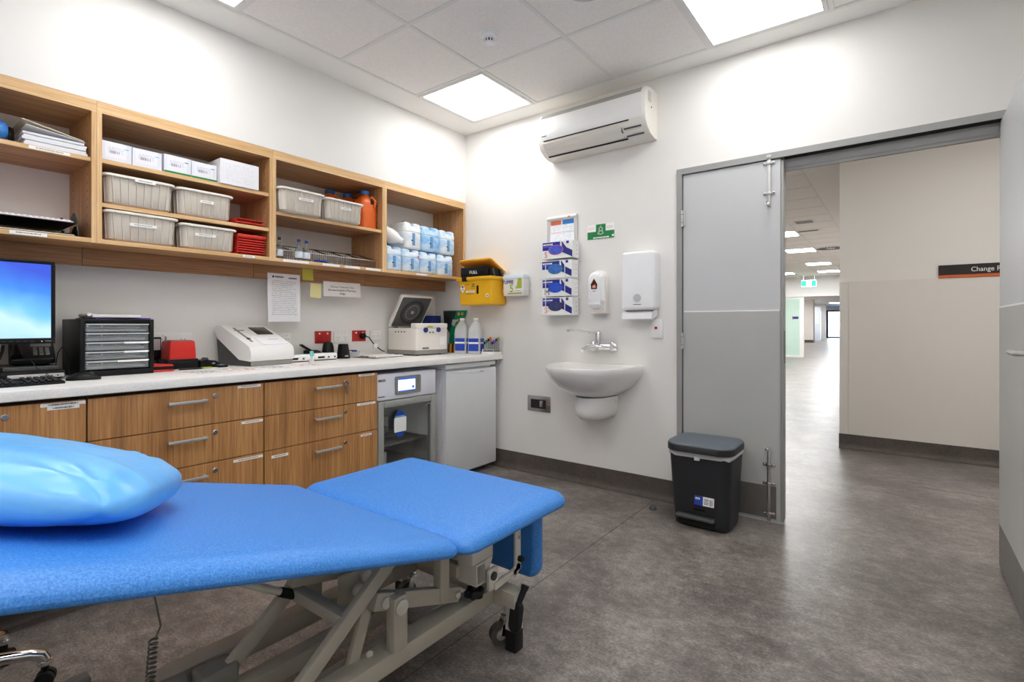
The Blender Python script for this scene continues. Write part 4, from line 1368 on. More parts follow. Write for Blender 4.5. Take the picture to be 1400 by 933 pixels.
# ================================================================== THINGS ON THE WORKTOP
# ---- monitor
t = thing('monitor', 'black flat monitor showing a blue desktop at the left edge', 'monitor', (-0.02, -2.878, WT), math.radians(3))
W, H0, H1 = 0.268, 0.155, 0.510
fr = MB()
fr.box(-0.030, 0.0, -W, W, H0, H0 + 0.024, bev=0.003)
fr.box(-0.030, 0.0, -W, W, H1 - 0.014, H1, bev=0.003)
fr.box(-0.030, 0.0, -W, -W + 0.014, H0 + 0.024, H1 - 0.014)
fr.box(-0.030, 0.0, W - 0.014, W, H0 + 0.024, H1 - 0.014)
fr.box(-0.045, -0.012, -W + 0.01, W - 0.01, H0 + 0.01, H1 - 0.01, bev=0.006)
fr.build('housing', 'black_plastic', t)
B(-0.011, -0.004, -W + 0.014, W - 0.014, H0 + 0.024, H1 - 0.014).build('screen', 'screen_desktop', t)
B(0.0002, 0.001, W - 0.034, W - 0.014, H0 + 0.008, H0 + 0.014).build('badge', 'ink_soft', t)
MB().disc((0.0002, W - 0.045, H0 + 0.010), 0.0022, 'x', 0.001, 10).build('power_light', 'white_ink', t)
for k in range(5):
    B(0.0002, 0.0008, W - 0.17 + 0.022 * k, W - 0.158 + 0.022 * k, H0 + 0.010, H0 + 0.012).build('button', 'dark_grey_plastic', t)
B(-0.10, -0.045, -0.035, 0.035, 0.016, 0.36, bev=0.006).build('stand_neck', 'black_plastic', t)
MB().pad(-0.19, 0.03, -0.09, 0.09, 0.0, 0.016, 0.03, 0.004).build('stand_base', 'black_plastic', t)
t = thing('monitor_cable', 'thick black cable drooping below the monitor', 'cable', (-0.09, -2.765, WT))
MB().tube([(-0.005, 0.0, 0.150), (-0.004, -0.003, 0.125), (0.0, -0.012, 0.095), (0.01, -0.030, 0.065), (0.025, -0.050, 0.042), (0.045, -0.070, 0.028), (0.06, -0.085, 0.0245)], 0.006, 8).build('cable', 'black_plastic', t)

# ---- keyboard, mouse, computer, phone
t = thing('keyboard', 'black computer keyboard at the bench edge below the monitor', 'keyboard', (0.16, -2.86, WT), math.radians(2))
MB().prism([(-0.075, 0.0), (0.075, 0.0), (0.077, 0.006), (0.072, 0.010), (-0.070, 0.020), (-0.076, 0.016)], 'y', -0.225, 0.225).build('base', 'black_plastic', t)
key_me = B(-0.0075, 0.0075, -0.0075, 0.0075, 0, 0.007, bev=0.0018, seg=1).mesh('key')
key_me.materials.append(MATS['dark_grey_plastic'] if False else MATS['black_plastic'])
for r in range(6):
    for c in range(21):
        if r > 0 and c == 15 or (c in (15, 16) and r == 3):
            continue
        x = 0.062 - 0.0195 * r - (0.010 if r == 5 else 0)
        add('key', key_me, None, t, (x, -0.212 + 0.0206 * c + (0.004 if r % 2 else 0), 0.0105 + (0.062 - x) * 0.074), (0, math.radians(4), 0))
t = thing('computer_mouse', 'black computer mouse in front of the paper organiser', 'mouse', (0.118, -2.548, WT), math.radians(72))
rg = []
for k in range(9):
    u = k / 8
    x = -0.058 + 0.116 * u
    s = math.sin(PI * (0.06 + 0.88 * u)) ** 0.5
    h = 0.034 * (math.sin(PI * (0.08 + 0.84 * u)) ** 0.8) * (1.1 - 0.25 * u)
    w = 0.032 * s
    rg.append([(x, w * math.cos(a), max(0.0008, h * math.sin(a))) for a in [PI * q / 10 for q in range(11)]])
MB().loft(rg).build('body', 'black_plastic', t)
MB().cyl((0.026, -0.004, 0.0285), (0.026, 0.004, 0.0285), 0.007, n=14).build('wheel', 'dark_grey_plastic', t)
t = thing('mouse_cable', 'thin black mouse cable curling behind the keyboard', 'cable', (0.05, -2.62, WT))
MB().tube([(0.044, 0.030, 0.010), (0.030, 0.03, 0.004), (0.0, 0.04, 0.003), (-0.05, 0.0, 0.003), (-0.08, -0.05, 0.05), (-0.10, -0.07, 0.09)], 0.0018, 6).build('cable', 'black_plastic', t)
t = thing('computer', 'small flat silver and black computer lying under the desk phone', 'computer', (-0.18, -2.680, WT))
B(-0.14, 0.13, -0.10, 0.105, 0.004, 0.036, bev=0.003).build('lower_case', 'black_plastic', t)
B(0.1305, 0.134, -0.08, 0.102, 0.007, 0.024, bev=0.001).build('silver_front', 'brushed', t)
B(-0.13, 0.105, -0.09, 0.09, 0.0365, 0.056, bev=0.004).build('upper_case', 'dark_grey_plastic', t)
for k in range(3):
    MB().disc((0.1342, 0.04 + 0.020 * k, 0.015), 0.003, 'x', 0.0008, 10).build('port', 'ink', t)
for y in (-0.08, 0.08):
    for x in (-0.11, 0.10):
        MB().cyl((x, y, 0), (x, y, 0.0045), 0.01, n=10).build('foot', 'rubber', t)
t = thing('desk_phone', 'black desk phone propped on the flat computer', 'phone', (-0.19, -2.67, WT + 0.0565), math.radians(-8))
M = Matrix.Rotation(math.radians(24), 4, 'Y')
MB().pad(-0.10, 0.09, -0.065, 0.085, 0.0, 0.028, 0.012, 0.006, M=Matrix.Translation((0, 0, 0.042)) @ M).build('body', 'black_plastic', t)
B(-0.09, 0.02, -0.05, 0.07, 0.0, 0.04, bev=0.004).build('wedge', 'black_plastic', t)
k_me = B(-0.006, 0.006, -0.007, 0.007, 0, 0.004, bev=0.001, seg=1).mesh('phone_key')
k_me.materials.append(MATS['grey_plastic'])
for r in range(4):
    for c in range(3):
        v = Matrix.Translation((0, 0, 0.042)) @ M @ Vector((-0.01 + 0.02 * r, 0.02 + 0.02 * c, 0.028))
        add('phone_key', k_me, None, t, v, (0, math.radians(24), 0))
v = Matrix.Translation((0, 0, 0.042)) @ M
B(-0.085, -0.03, 0.005, 0.075, 0.028, 0.030, M=v).build('phone_display', 'grey_plastic', t)
hs = MB().tube([tuple(v @ Vector(p)) for p in ((-0.095, -0.04, 0.040), (-0.07, -0.04, 0.058), (0.05, -0.04, 0.058), (0.085, -0.04, 0.040))], [0.018, 0.013, 0.013, 0.019], 10)
hs.build('handset', 'black_plastic', t)
t = thing('headset_cable', 'thin black looped wire beside the desk phone', 'cable', (-0.20, -2.556, WT))
MB().tube([(0.14, 0.0, 0.004), (0.12, 0.0, 0.06), (0.07, 0.0, 0.115), (0.0, 0.004, 0.135), (-0.06, 0.0, 0.105), (-0.10, 0.0, 0.05), (-0.12, 0.0, 0.004)], 0.0018, 6).build('wire', 'black_plastic', t)

# ---- paper organiser with five clear drawers
t = thing('paper_organiser', 'black drawer organiser with five clear paper drawers', 'organiser', (-0.145, -2.393, WT))
W, D, H = 0.142, 0.148, 0.262
c = MB()
c.box(-D, D, -W, -W + 0.018, 0, H, bev=0.004)
c.box(-D, D, W - 0.018, W, 0, H, bev=0.004)
c.box(-D, D, -W + 0.014, W - 0.014, H - 0.018, H, bev=0.004)
c.box(-D, D, -W + 0.014, W - 0.014, 0, 0.026, bev=0.004)
c.box(-D, -D + 0.01, -W + 0.014, W - 0.014, 0.02, H - 0.014)
c.build('case', 'black_plastic', t)
tabs = {0: None, 1: None, 2: (0.02, 0.115), 3: (0.02, 0.115), 4: (-0.005, 0.115)}
for k in range(5):
    z1 = H - 0.022 - 0.0425 * k
    z0 = z1 - 0.038
    y0, y1 = -W + 0.021, W - 0.021
    d = MB()
    d.box(D - 0.012, D - 0.009, y0, y1, z0, z1)
    d.box(-D + 0.02, D - 0.012, y0, y1, z0, z0 + 0.003)
    d.box(-D + 0.02, D - 0.012, y0, y0 + 0.003, z0, z1)
    d.box(-D + 0.02, D - 0.012, y1 - 0.003, y1, z0, z1)
    dd = d.build('drawer', 'acrylic_smoke', t)
    B(D - 0.012, D + 0.004, y0, y1, z1 - 0.006, z1, bev=0.0015).build('pull_lip', 'foil_grey', dd)
    B(-D + 0.03, D - 0.015, y0 + 0.008, y1 - 0.010 - 0.003 * (k % 3), z0 + 0.004, z0 + 0.010 + 0.004 * (k % 3)).build('papers', 'paper', dd)
    B(-D + 0.04, D - 0.018, y0 + 0.012, y1 - 0.03, z0 + 0.020, z0 + 0.024).build('papers', 'paper_cool', dd)
    for y in (y0 + 0.008, y0 + 0.06):
        MB().disc((D - 0.009, y, z1 - 0.012), 0.002, 'x', 0.001, 8).build('stud', 'white_ink', dd)
    if tabs[k]:
        B(D + 0.0042, D + 0.005, tabs[k][0], tabs[k][1], z1 - 0.008, z1 + 0.001).build('tab', 'label_white', dd)
t = thing('loose_papers', 'white papers and a purple sheet lying on the organiser', 'papers', (-0.145, -2.39, WT + 0.2625))
B(-0.12, 0.10, -0.09, 0.135, 0.0, 0.006, M=Matrix.Rotation(math.radians(6), 4, 'Z')).build('folder', 'purple', t)
B(-0.12, 0.12, -0.085, 0.10, 0.0065, 0.020, bev=0.002, seg=1, M=Matrix.Rotation(math.radians(-4), 4, 'Z')).build('sheaf', 'paper', t)
MB().tube([(-0.10, -0.085, 0.020), (0.10, -0.10, 0.020)], [0.010, 0.008], 12).build('rolled_sheet', 'paper', t)
MB().tube([(0.13, -0.13, 0.005), (0.10, -0.135, 0.004), (0.02, -0.10, 0.004)], 0.003, 6).build('pen', 'black_plastic', t)

# ---- red label printer, stapler, phone
t = thing('label_printer', 'black and red label printer behind the stapler', 'printer', (-0.19, -2.070, WT))
B(-0.08, 0.05, -0.075, 0.075, 0.0, 0.052, bev=0.004).build('base', 'black_plastic', t)
B(0.05, 0.056, -0.03, 0.045, 0.030, 0.036).build('slot', 'dark_gap', t)
rg = []
for zz, a, b in ((0.0525, 0.072, 0.066), (0.10, 0.070, 0.064), (0.142, 0.066, 0.061), (0.148, 0.062, 0.058)):
    rg.append([(x, y, zz) for x, y in rrect(-0.075, 0.01 + a * 0.5, -b, b, 0.008, 4)])
MB().loft(rg).build('red_cover', 'red_plastic', t)
B(-0.068, 0.034, -0.052, 0.052, 0.1482, 0.153, bev=0.002).build('roll_guard', 'grey_plastic', t)
MB().cyl((-0.045, -0.05, 0.10), (-0.045, -0.05, 0.172), 0.004, n=10).build('spindle', 'grey_plastic', t)
B(-0.01, 0.012, 0.064, 0.076, 0.070, 0.080, bev=0.002).build('latch', 'black_plastic', t)
t = thing('tape_dispenser', 'low black tape dispenser to the right of the label printer', 'dispenser', (-0.165, -1.942, WT))
MB().prism([(-0.046, 0), (0.050, 0), (0.052, 0.02), (0.030, 0.036), (-0.020, 0.044), (-0.046, 0.040)], 'x', -0.035, 0.035).build('body', 'black_plastic', t)
MB().cyl((-0.018, -0.012, 0.043), (0.018, -0.012, 0.043), 0.012, n=14).build('tape_roll', 'dark_grey_plastic', t)
B(0.034, 0.040, 0.010, 0.024, 0.018, 0.026).build('cutter', 'brushed', t)
t = thing('stapler', 'small red and black stapler beside the organiser', 'stapler', (-0.055, -2.205, WT), math.radians(80))
B(-0.055, 0.055, -0.017, 0.017, 0.0, 0.010, bev=0.003).build('base', 'red_plastic', t)
B(-0.050, 0.050, -0.013, 0.013, 0.0105, 0.026, bev=0.002).build('magazine', 'black_plastic', t)
MB().prism([(-0.056, 0.0262), (0.055, 0.0262), (0.050, 0.034), (-0.030, 0.042), (-0.054, 0.038)], 'y', -0.016, 0.016).build('arm', 'red_plastic', t)
t = thing('cordless_phone', 'black handset with pale screen standing behind the stapler', 'phone', (-0.318, -2.138, WT))
B(-0.03, 0.03, -0.024, 0.024, 0.0, 0.045, bev=0.005).build('cradle', 'black_plastic', t)
h = MB().pad(-0.012, 0.012, -0.023, 0.023, 0.046, 0.168, 0.008, 0.004)
h.build('handset', 'black_plastic', t)
B(0.0122, 0.0130, -0.016, 0.016, 0.098, 0.158).build('screen', 'foil_grey', t)
t = thing('pen', 'black marker pen lying in front of the label printer', 'pen', (-0.06, -2.07, WT))
MB().tube([(0, -0.05, 0.005), (0.01, 0.05, 0.005), (0.012, 0.062, 0.005)], [0.005, 0.005, 0.002], 10).build('barrel', 'ink', t)
t = thing('pen', 'lime green pen lying beside the black marker', 'pen', (-0.075, -2.02, WT))
MB().tube([(0, -0.06, 0.004), (0.0, 0.06, 0.004), (0, 0.07, 0.004)], [0.004, 0.004, 0.0015], 10).build('barrel', 'lime_ink', t)
PP = [(0.14, -2.08, 0.09, 0.14, 8, 'print_sheet', 'leftmost printed sheet lying at the bench edge'),
      (0.13, -1.90, 0.10, 0.15, -6, 'print_sheet_red', 'printed sheet with reddish pictures in front of the white analyser'),
      (0.13, -1.72, 0.10, 0.14, 5, 'print_sheet', 'printed sheet in front of the middle of the white analyser'),
      (0.15, -1.53, 0.09, 0.15, -3, 'print_sheet_red', 'rightmost printed sheet with reddish pictures at the bench edge')]
for x, y, a, b, r, m, lab in PP:
    t = thing('printed_sheet', lab, 'paper', (x, y, WT), math.radians(r), 'printed sheets on the worktop')
    B(-a, a, -b / 2, b / 2, 0.0, 0.0008).build('page', m, t)
t = thing('card_reader', 'small flat black gadget left of the white analyser', 'gadget', (-0.11, -1.895, WT))
MB().pad(-0.035, 0.035, -0.022, 0.026, 0, 0.012, 0.008, 0.004).build('body', 'black_plastic', t)
B(-0.02, 0.02, -0.012, 0.014, 0.0121, 0.013).build('top_plate', 'foil_grey', t)

# ---- white analyser with slanted face
t = thing('analyser', 'white desktop analyser with slanted face and small grey screen', 'medical device', (-0.165, -1.672, WT), math.radians(9))
W = 0.142
MB().prism([(-0.15, 0.0), (0.145, 0.0), (0.150, 0.024), (0.05, 0.032), (-0.145, 0.150), (-0.17, 0.170)], 'y', -W + 0.008, W - 0.008).build('base', 'dark_grey_plastic', t)
B(0.146, 0.1515, -W + 0.006, W - 0.006, 0.0025, 0.026).build('base_front', 'grey_plastic', t)
body = [(0.150, 0.028), (0.158, 0.045), (0.158, 0.080), (0.146, 0.108), (0.115, 0.125), (-0.115, 0.228), (-0.150, 0.232), (-0.172, 0.222), (-0.176, 0.200), (-0.150, 0.156), (0.05, 0.036)]
MB().prism(body, 'y', -W, W).build('housing', 'white_plastic', t, angle=28)
sl = math.atan2(0.228 - 0.125, -0.115 - 0.115)          # the slanted face
ang = math.atan2(0.103, 0.230)
M = Matrix.Translation((0.115, 0, 0.125)) @ Matrix.Rotation(ang, 4, 'Y')   # local -x runs up the slope
B(-0.225, -0.125, 0.010, 0.118, 0.0, 0.003, bev=0.001, M=M).build('screen', 'screen_grey', t)
B(-0.22, -0.03, -0.092, -0.078, 0.0, 0.002, M=M).build('groove', 'grey_plastic', t)
B(-0.075, -0.060, -0.094, -0.076, 0.0, 0.005, bev=0.001, M=M).build('slider', 'amber', t)
MB().pad(-0.085, 0.018, -0.045, 0.130, -0.006, 0.009, 0.02, 0.005, M=M).build('printer_cover', 'dispenser_white', t)
B(-0.040, -0.034, 0.02, 0.085, 0.009, 0.012, bev=0.001, M=M).build('cover_lip', 'foil_grey', t)
B(-0.19, -0.182, -0.10, -0.04, 0.0, 0.001, M=M).build('printed_name', 'ink_soft', t)

t = thing('power_leads', 'black power leads looping behind the white analyser', 'cable', (-0.30, -1.47, WT))
MB().tube([(0.0, -0.03, 0.095), (0.0, -0.01, 0.09), (0.01, 0.02, 0.06), (0.03, 0.06, 0.03), (0.03, 0.10, 0.007)], 0.0035, 6).build('lead', 'black_plastic', t)
MB().tube([(0.01, -0.03, 0.06), (0.02, 0.0, 0.068), (0.03, 0.06, 0.045), (0.03, 0.14, 0.006), (0.03, 0.19, 0.03), (0.02, 0.19, 0.07)], 0.003, 6).build('lead', 'black_plastic', t)
B(0.03, 0.045, -0.005, 0.012, 0.035, 0.065, bev=0.002).build('plug', 'black_plastic', t)

def handheld(x, y, l, rz, label):
    t = thing('handheld_meter', label, 'medical device', (x, y, WT), rz, 'white handheld meters')
    MB().pad(-0.040, 0.040, -l, l, 0.004, 0.046, 0.018, 0.014).build('body', 'white_plastic', t)
    MB().pad(-0.034, 0.034, -l + 0.002, l - 0.002, 0.0, 0.008, 0.018, 0.002).build('underside', 'dark_grey_plastic', t)
    B(0.037, 0.0412, -l * 0.75, -l * 0.2, 0.016, 0.028, bev=0.001).build('grip', 'black_plastic', t)
    for k in (0.1, 0.62):
        B(0.038, 0.0412, l * k, l * k + 0.012, 0.016, 0.026).build('port', 'ink', t)
    B(-0.02, 0.02, l * 0.25, l * 0.75, 0.0461, 0.0466).build('sticker', 'teal_plastic', t)
handheld(-0.13, -1.425, 0.100, 0.0, 'left white handheld meter beside the white analyser')
handheld(-0.165, -1.225, 0.092, math.radians(5), 'right white handheld meter with a blue mark near the black cups')
t = thing('dropper_bottle', 'small clear bottle with a teal cap standing near the bench edge', 'bottle', (0.075, -1.455, WT))
MB().lathe([(0.014, 0), (0.016, 0.002), (0.014, 0.022), (0.008, 0.034), (0.008, 0.048)], n=14).build('body', 'milk_bottle', t)
MB().lathe([(0.011, 0.046), (0.012, 0.047), (0.011, 0.076), (0.001, 0.077)], n=14).build('cap', 'teal_plastic', t)

# ---- black cups and dish
t = thing('phone_cradle', 'angular black charging cradle with a flap behind the handheld meters', 'charger', (-0.292, -1.215, WT))
MB().prism([(-0.05, 0), (0.05, 0), (0.045, 0.03), (-0.02, 0.055), (-0.05, 0.06)], 'y', -0.045, 0.055).build('body', 'black_plastic', t)
MB().bar((0.0, -0.02, 0.055), (-0.02, -0.085, 0.10), 0.055, 0.014, 0.003).build('flap', 'black_plastic', t)
t = thing('ear_thermometer', 'rounded black thermometer stand left of the tapered cup', 'medical device', (-0.275, -1.115, WT))
MB().lathe([(0.045, 0), (0.046, 0.004), (0.040, 0.05), (0.037, 0.085), (0.028, 0.110), (0.010, 0.120), (0.001, 0.121)], n=20).build('body', 'black_plastic', t)
t = thing('black_cup', 'tapered black plastic cup with notched rim', 'cup', (-0.20, -1.045, WT))
MB().lathe([(0.046, 0), (0.047, 0.004), (0.034, 0.098), (0.031, 0.100), (0.029, 0.094), (0.040, 0.010), (0.001, 0.008)], n=8).build('body', 'black_plastic', t)
B(0.041, 0.0455, -0.014, 0.010, 0.014, 0.022).build('badge', 'foil_grey', t)
t = thing('kidney_dish', 'shallow clear dish holding a blue item behind the clipboard', 'dish', (-0.285, -0.915, WT))
MB().lathe([(0.045, 0), (0.047, 0.002), (0.060, 0.040), (0.058, 0.040), (0.044, 0.004), (0.001, 0.004)], n=22).build('bowl', 'milk_bottle', t)
MB().pad(-0.02, 0.025, -0.01, 0.03, 0.006, 0.050, 0.006, 0.004).build('blue_item', 'ink_blue', t)
B(-0.03, 0.03, -0.05, -0.02, 0.030, 0.044, bev=0.002).build('paper_roll', 'manila', t)
t = thing('clipboard', 'clipboard with white papers left of the centrifuge', 'clipboard', (-0.13, -0.80, WT), math.radians(4))
B(-0.10, 0.10, -0.15, 0.15, 0, 0.003, bev=0.001).build('board', 'dark_grey_plastic', t)
B(-0.098, 0.099, -0.11, 0.155, 0.0032, 0.012, bev=0.001, seg=1).build('papers', 'paper', t)
B(-0.03, 0.03, -0.145, -0.112, 0.0032, 0.014, bev=0.003).build('clip', 'steel', t)
t = thing('metal_forceps', 'steel forceps lying at the front of the clipboard', 'forceps', (0.02, -0.90, WT), math.radians(12))
for s in (-1, 1):
    MB().bar((s * 0.004, -0.07, 0.003), (s * 0.001, 0.075, 0.003), 0.003, 0.005).build('arm', 'steel', t)
B(-0.006, 0.006, -0.080, -0.068, 0.0005, 0.006).build('joint', 'steel', t)

# ---- centrifuge with open lid
t = thing('centrifuge', 'white bench centrifuge with its square lid propped open', 'centrifuge', (-0.165, -0.380, WT))
D, W = 0.172, 0.172
rr = lambda i, zz, r=0.02: [(x, y, zz) for x, y in rrect(-D + i, D - i, -W + i, W - i, r, 5)]
MB().loft([rr(0.010, 0.006), rr(0.0, 0.010), rr(0.0, 0.038), rr(0.004, 0.040)]).build('base', 'grey_plastic', t)
MB().loft([rr(0.004, 0.0405), rr(0.004, 0.205), rr(0.010, 0.210), rr(0.024, 0.210), rr(0.030, 0.204)]).build('housing', 'warm_plastic', t)
rg = []
for zz, i in ((0.2095, 0.001), (0.240, 0.0), (0.246, 0.005)):
    rg.append([(x, y, zz) for x, y in rrect(D - 0.075 + i, D - 0.003 - i, -W + 0.004 + i, W - 0.004 - i, 0.012, 4)])
MB().loft(rg).build('control_housing', 'warm_plastic', t)
fx = D - 0.0028
for y in (-0.08, 0.055):
    MB().disc((fx, y, 0.195), 0.019, 'x', 0.012, 20).build('dial', 'ink_blue', t)
B(fx, fx + 0.003, -0.058, -0.004, 0.212, 0.226).build('readout', 'lime_ink', t)
for y in (-0.032, 0.0):
    MB().disc((fx, y, 0.176), 0.006, 'x', 0.004, 10).build('button', 'ink_soft', t)
B(fx, fx + 0.003, 0.070, 0.135, 0.075, 0.14).build('plate', 'white_plastic', t)
B(fx, fx + 0.0035, -0.11, -0.045, 0.050, 0.060).build('printed_name', 'ink_soft', t)
for k in range(4):
    B(-0.08 + 0.035 * k, -0.065 + 0.035 * k, -W + 0.0032, -W + 0.0042, 0.175, 0.185).build('warning_print', 'ink_soft', t)
th = math.radians(-57)
M = Matrix.Translation((-D + 0.02, 0, 0.214)) @ Matrix.Rotation(th, 4, 'Y')
lid = MB().pad(0.0, 0.295, -W + 0.004, W - 0.004, 0.0, 0.026, 0.02, 0.006, M=M).build('lid', 'warm_plastic', t)
MB().pad(0.012, 0.280, -W + 0.022, W - 0.022, -0.004, 0.001, 0.012, 0.002, M=M).build('lid_lining', 'lid_under', lid)
def ring_on(m, r0, r1, z0, z1):
    c = Vector((0.146, 0, 0))
    rings = [[M @ (c + Vector((r * math.cos(a), r * math.sin(a), z))) for a in [2 * PI * k / 32 for k in range(32)]] for r, z in ((r1, z0), (r1, z1), (r0, z1), (r0, z0))]
    return MB().loft(rings, cap=False).build('lid_ring', m, lid)
ring_on('lid_ring', 0.085, 0.112, -0.004, -0.010)
ring_on('grey_plastic', 0.060, 0.066, -0.004, -0.007)
MB().lathe([(0.012, -0.010), (0.010, -0.012), (0.001, -0.012)], n=16).build('lid_boss', 'brushed', lid, tuple(M @ Vector((0.146, 0, 0))), M.to_euler())
MB().lathe([(0.014, -0.004), (0.014, -0.011), (0.008, -0.012)], n=16).build('lid_hub', 'brushed', lid, tuple(M @ Vector((0.146, 0, 0))), M.to_euler())
for y in (-0.10, 0.10):
    MB().cyl((-D + 0.018, y - 0.02, 0.214), (-D + 0.018, y + 0.02, 0.214), 0.008, n=12).build('hinge', 'dark_grey_plastic', t)
for x in (-0.12, 0.12):
    for y in (-0.12, 0.12):
        MB().cyl((x, y, 0), (x, y, 0.008), 0.014, n=12).build('foot', 'rubber', t)

# ---- corner group: blue box, packet, two bottles, tube rack
t = thing('blue_carton', 'dark blue carton behind the centrifuge lid', 'box', (-0.275, -0.140, WT))
B(-0.065, 0.065, -0.062, 0.062, 0.0, 0.310, bev=0.002).build('body', 'box_navy', t)
for k in range(3):
    B(0.0652, 0.066, -0.04 + 0.04 * k, -0.036 + 0.04 * k, 0.05, 0.30).build('fold_line', 'sticker_blue', t)
t = thing('battery_packet', 'green and black hanging packet leaning in the corner', 'packet', (-0.100, -0.040, WT))
M = Matrix.Rotation(math.radians(4), 4, 'X')
MB().prism([(-0.055, 0.0), (0.045, 0.0), (0.060, 0.15), (0.130, 0.355), (-0.140, 0.355), (-0.120, 0.24), (-0.05, 0.16)], 'y', -0.006, 0.0).build('card', 'pack_green', t, rot=(math.radians(-4), 0, 0))
MB().prism([(-0.137, 0.35), (0.02, 0.35), (-0.02, 0.25), (-0.055, 0.17), (-0.118, 0.245)], 'y', -0.0075, -0.006).build('dark_panel', 'pack_dark', t, rot=(math.radians(-4), 0, 0))
MB().prism([(-0.02, 0.28), (0.03, 0.275), (0.0, 0.22), (-0.03, 0.235)], 'y', -0.009, -0.0075).build('picture', 'foil_grey', t, rot=(math.radians(-4), 0, 0))
for x, z in ((0.045, 0.325), (0.085, 0.325), (0.035, 0.270), (0.068, 0.272)):
    B(x - 0.010, x + 0.010, -0.0078, -0.006, z - 0.011, z + 0.011).build('gold_mark', 'pack_gold', t, rot=(math.radians(-4), 0, 0))
MB().disc((0.035, -0.008, 0.215), 0.020, 'y', 0.002, 14).build('badge', 'lime_ink', t, rot=(math.radians(-4), 0, 0))
for k in range(4):
    MB().cyl((-0.035 + 0.022 * k, -0.020, 0.002), (-0.035 + 0.022 * k, -0.016, 0.075), 0.010, n=12).build('battery', 'pack_gold' if k % 2 else 'amber', t)
def water_bottle(x, y, label):
    t = thing('clear_bottle', label, 'bottle', (x, y, WT), math.radians(20), 'clear plastic bottles in the corner')
    r2 = lambda w, zz, r: [(a, b, zz) for a, b in rrect(-w, w, -w, w, r, 5)]
    MB().loft([r2(.048, 0, .015), r2(.053, .006, .018), r2(.053, .165, .018), r2(.050, .20, .02), r2(.034, .245, .026), r2(.018, .265, .017), r2(.018, .272, .017)]).build('body', 'milk_bottle', t)
    MB().lathe([(0.020, 0.268), (0.021, 0.269), (0.021, 0.286), (0.018, 0.288), (0.001, 0.288)], n=18).build('cap', 'white_plastic', t)
    MB().tube([(0.0, 0.050, 0.15), (0.0, 0.062, 0.17), (0.0, 0.060, 0.215), (0.0, 0.034, 0.25)], 0.008, 8).build('handle', 'milk_bottle', t)
    for q in ('x', 'y'):
        s = MB()
        if q == 'x':
            s.box(0.0532, 0.0538, -0.042, 0.042, 0.025, 0.125)
        else:
            s.box(-0.042, 0.042, -0.0538, -0.0532, 0.025, 0.125)
        lb = s.build('label', 'sticker_blue', t)
        s = MB()
        if q == 'x':
            s.box(0.0538, 0.0542, -0.042, 0.042, 0.082, 0.096)
        else:
            s.box(-0.042, 0.042, -0.0542, -0.0538, 0.082, 0.096)
        s.build('label_band', 'white_ink', lb)
water_bottle(0.052, -0.095, 'left clear bottle with blue label beside the green packet')
water_bottle(0.190, -0.085, 'right clear bottle with blue label beside the tube rack')
t = thing('tube_rack', 'white rack of blood tubes with coloured caps at the bench end', 'rack', (0.332, -0.062, WT))
B(-0.062, 0.062, -0.05, 0.05, 0.0, 0.022, bev=0.003).build('tray', 'white_plastic', t)
B(-0.058, 0.058, -0.045, 0.045, 0.040, 0.044).build('plate', 'milk_bottle', t)
for x in (-0.054, 0.054):
    for y in (-0.043, 0.043):
        MB().cyl((x, y, 0.022), (x, y, 0.040), 0.003, n=8).build('post', 'white_plastic', t)
caps = ['ink', 'green_sign', 'amber', 'orange_ink', 'ink', 'purple', 'pack_gold', 'green_sign', 'purple', 'ring_pink', 'ink_blue', 'lime_ink']
for k in range(12):
    x = -0.048 + 0.0195 * (k % 6)
    y = -0.025 + 0.05 * (k // 6)
    h = 0.085 + 0.012 * ((k * 5) % 4)
    tu = MB().cyl((x, y, 0.0225), (x, y, h), 0.006, n=10).build('blood_tube', 'glass_bottle', t)
    MB().lathe([(0.0085, h - 0.004), (0.009, h - 0.002), (0.009, h + 0.016), (0.001, h + 0.017)], (x, y, 0), 'z', 10).build('cap', caps[k], tu)

# ---- power outlets on the wall behind the bench
def outlet(y0, y1, z0, z1, label, m='white_plastic', plug=False, gang=2):
    t = thing('power_outlet', label, 'outlet', (WX, (y0 + y1) / 2, (z0 + z1) / 2), group='power outlets above the bench')
    a, h = (y1 - y0) / 2, (z1 - z0) / 2
    B(0.0, 0.010, -a, a, -h, h, bev=0.003).build('plate', m, t)
    for s in ((-1, 1) if gang == 2 else (0,)):
        yc = s * a * 0.5
        for dy, rot in ((-0.009, 20), (0.009, -20)):
            B(-0.0014, 0.0014, -0.004, 0.004, 0, 0.0006, M=Matrix.Translation((0.0101, yc + dy, -0.004)) @ Matrix.Rotation(PI / 2, 4, 'Y') @ Matrix.Rotation(math.radians(rot), 4, 'Z') ).build('pin_hole', 'ink', t)
        B(0.0100, 0.0107, yc - 0.0012, yc + 0.0012, -0.026, -0.018).build('pin_hole', 'ink', t)
        B(0.0100, 0.0140, yc - 0.006, yc + 0.006, h * 0.45, h * 0.72, bev=0.001).build('switch', m if m != 'red_outlet' else 'white_plastic', t)
    return t
outlet(-1.455, -1.345, 0.985, 1.060, 'white double power outlet right of the white analyser')
outlet(-1.166, -1.040, 0.985, 1.070, 'left red power outlet with white switch', 'red_outlet')
outlet(-1.015, -0.892, 0.985, 1.070, 'white power outlet between the two red ones')
r2 = outlet(-0.860, -0.742, 0.990, 1.072, 'right red power outlet with a black plug in it', 'red_outlet')
outlet(-0.701, -0.600, 0.992, 1.070, 'white power outlet just left of the centrifuge')
outlet(-2.140, -1.946, 1.000, 1.075, 'wide white power outlet behind the red label printer')
outlet(-2.86, -2.72, 0.985, 1.055, 'white power outlet below the monitor at the left edge')
t = thing('power_plug', 'black plug and lead with a white tag in the right red outlet', 'plug', (WX + 0.0145, -0.778, 1.030))
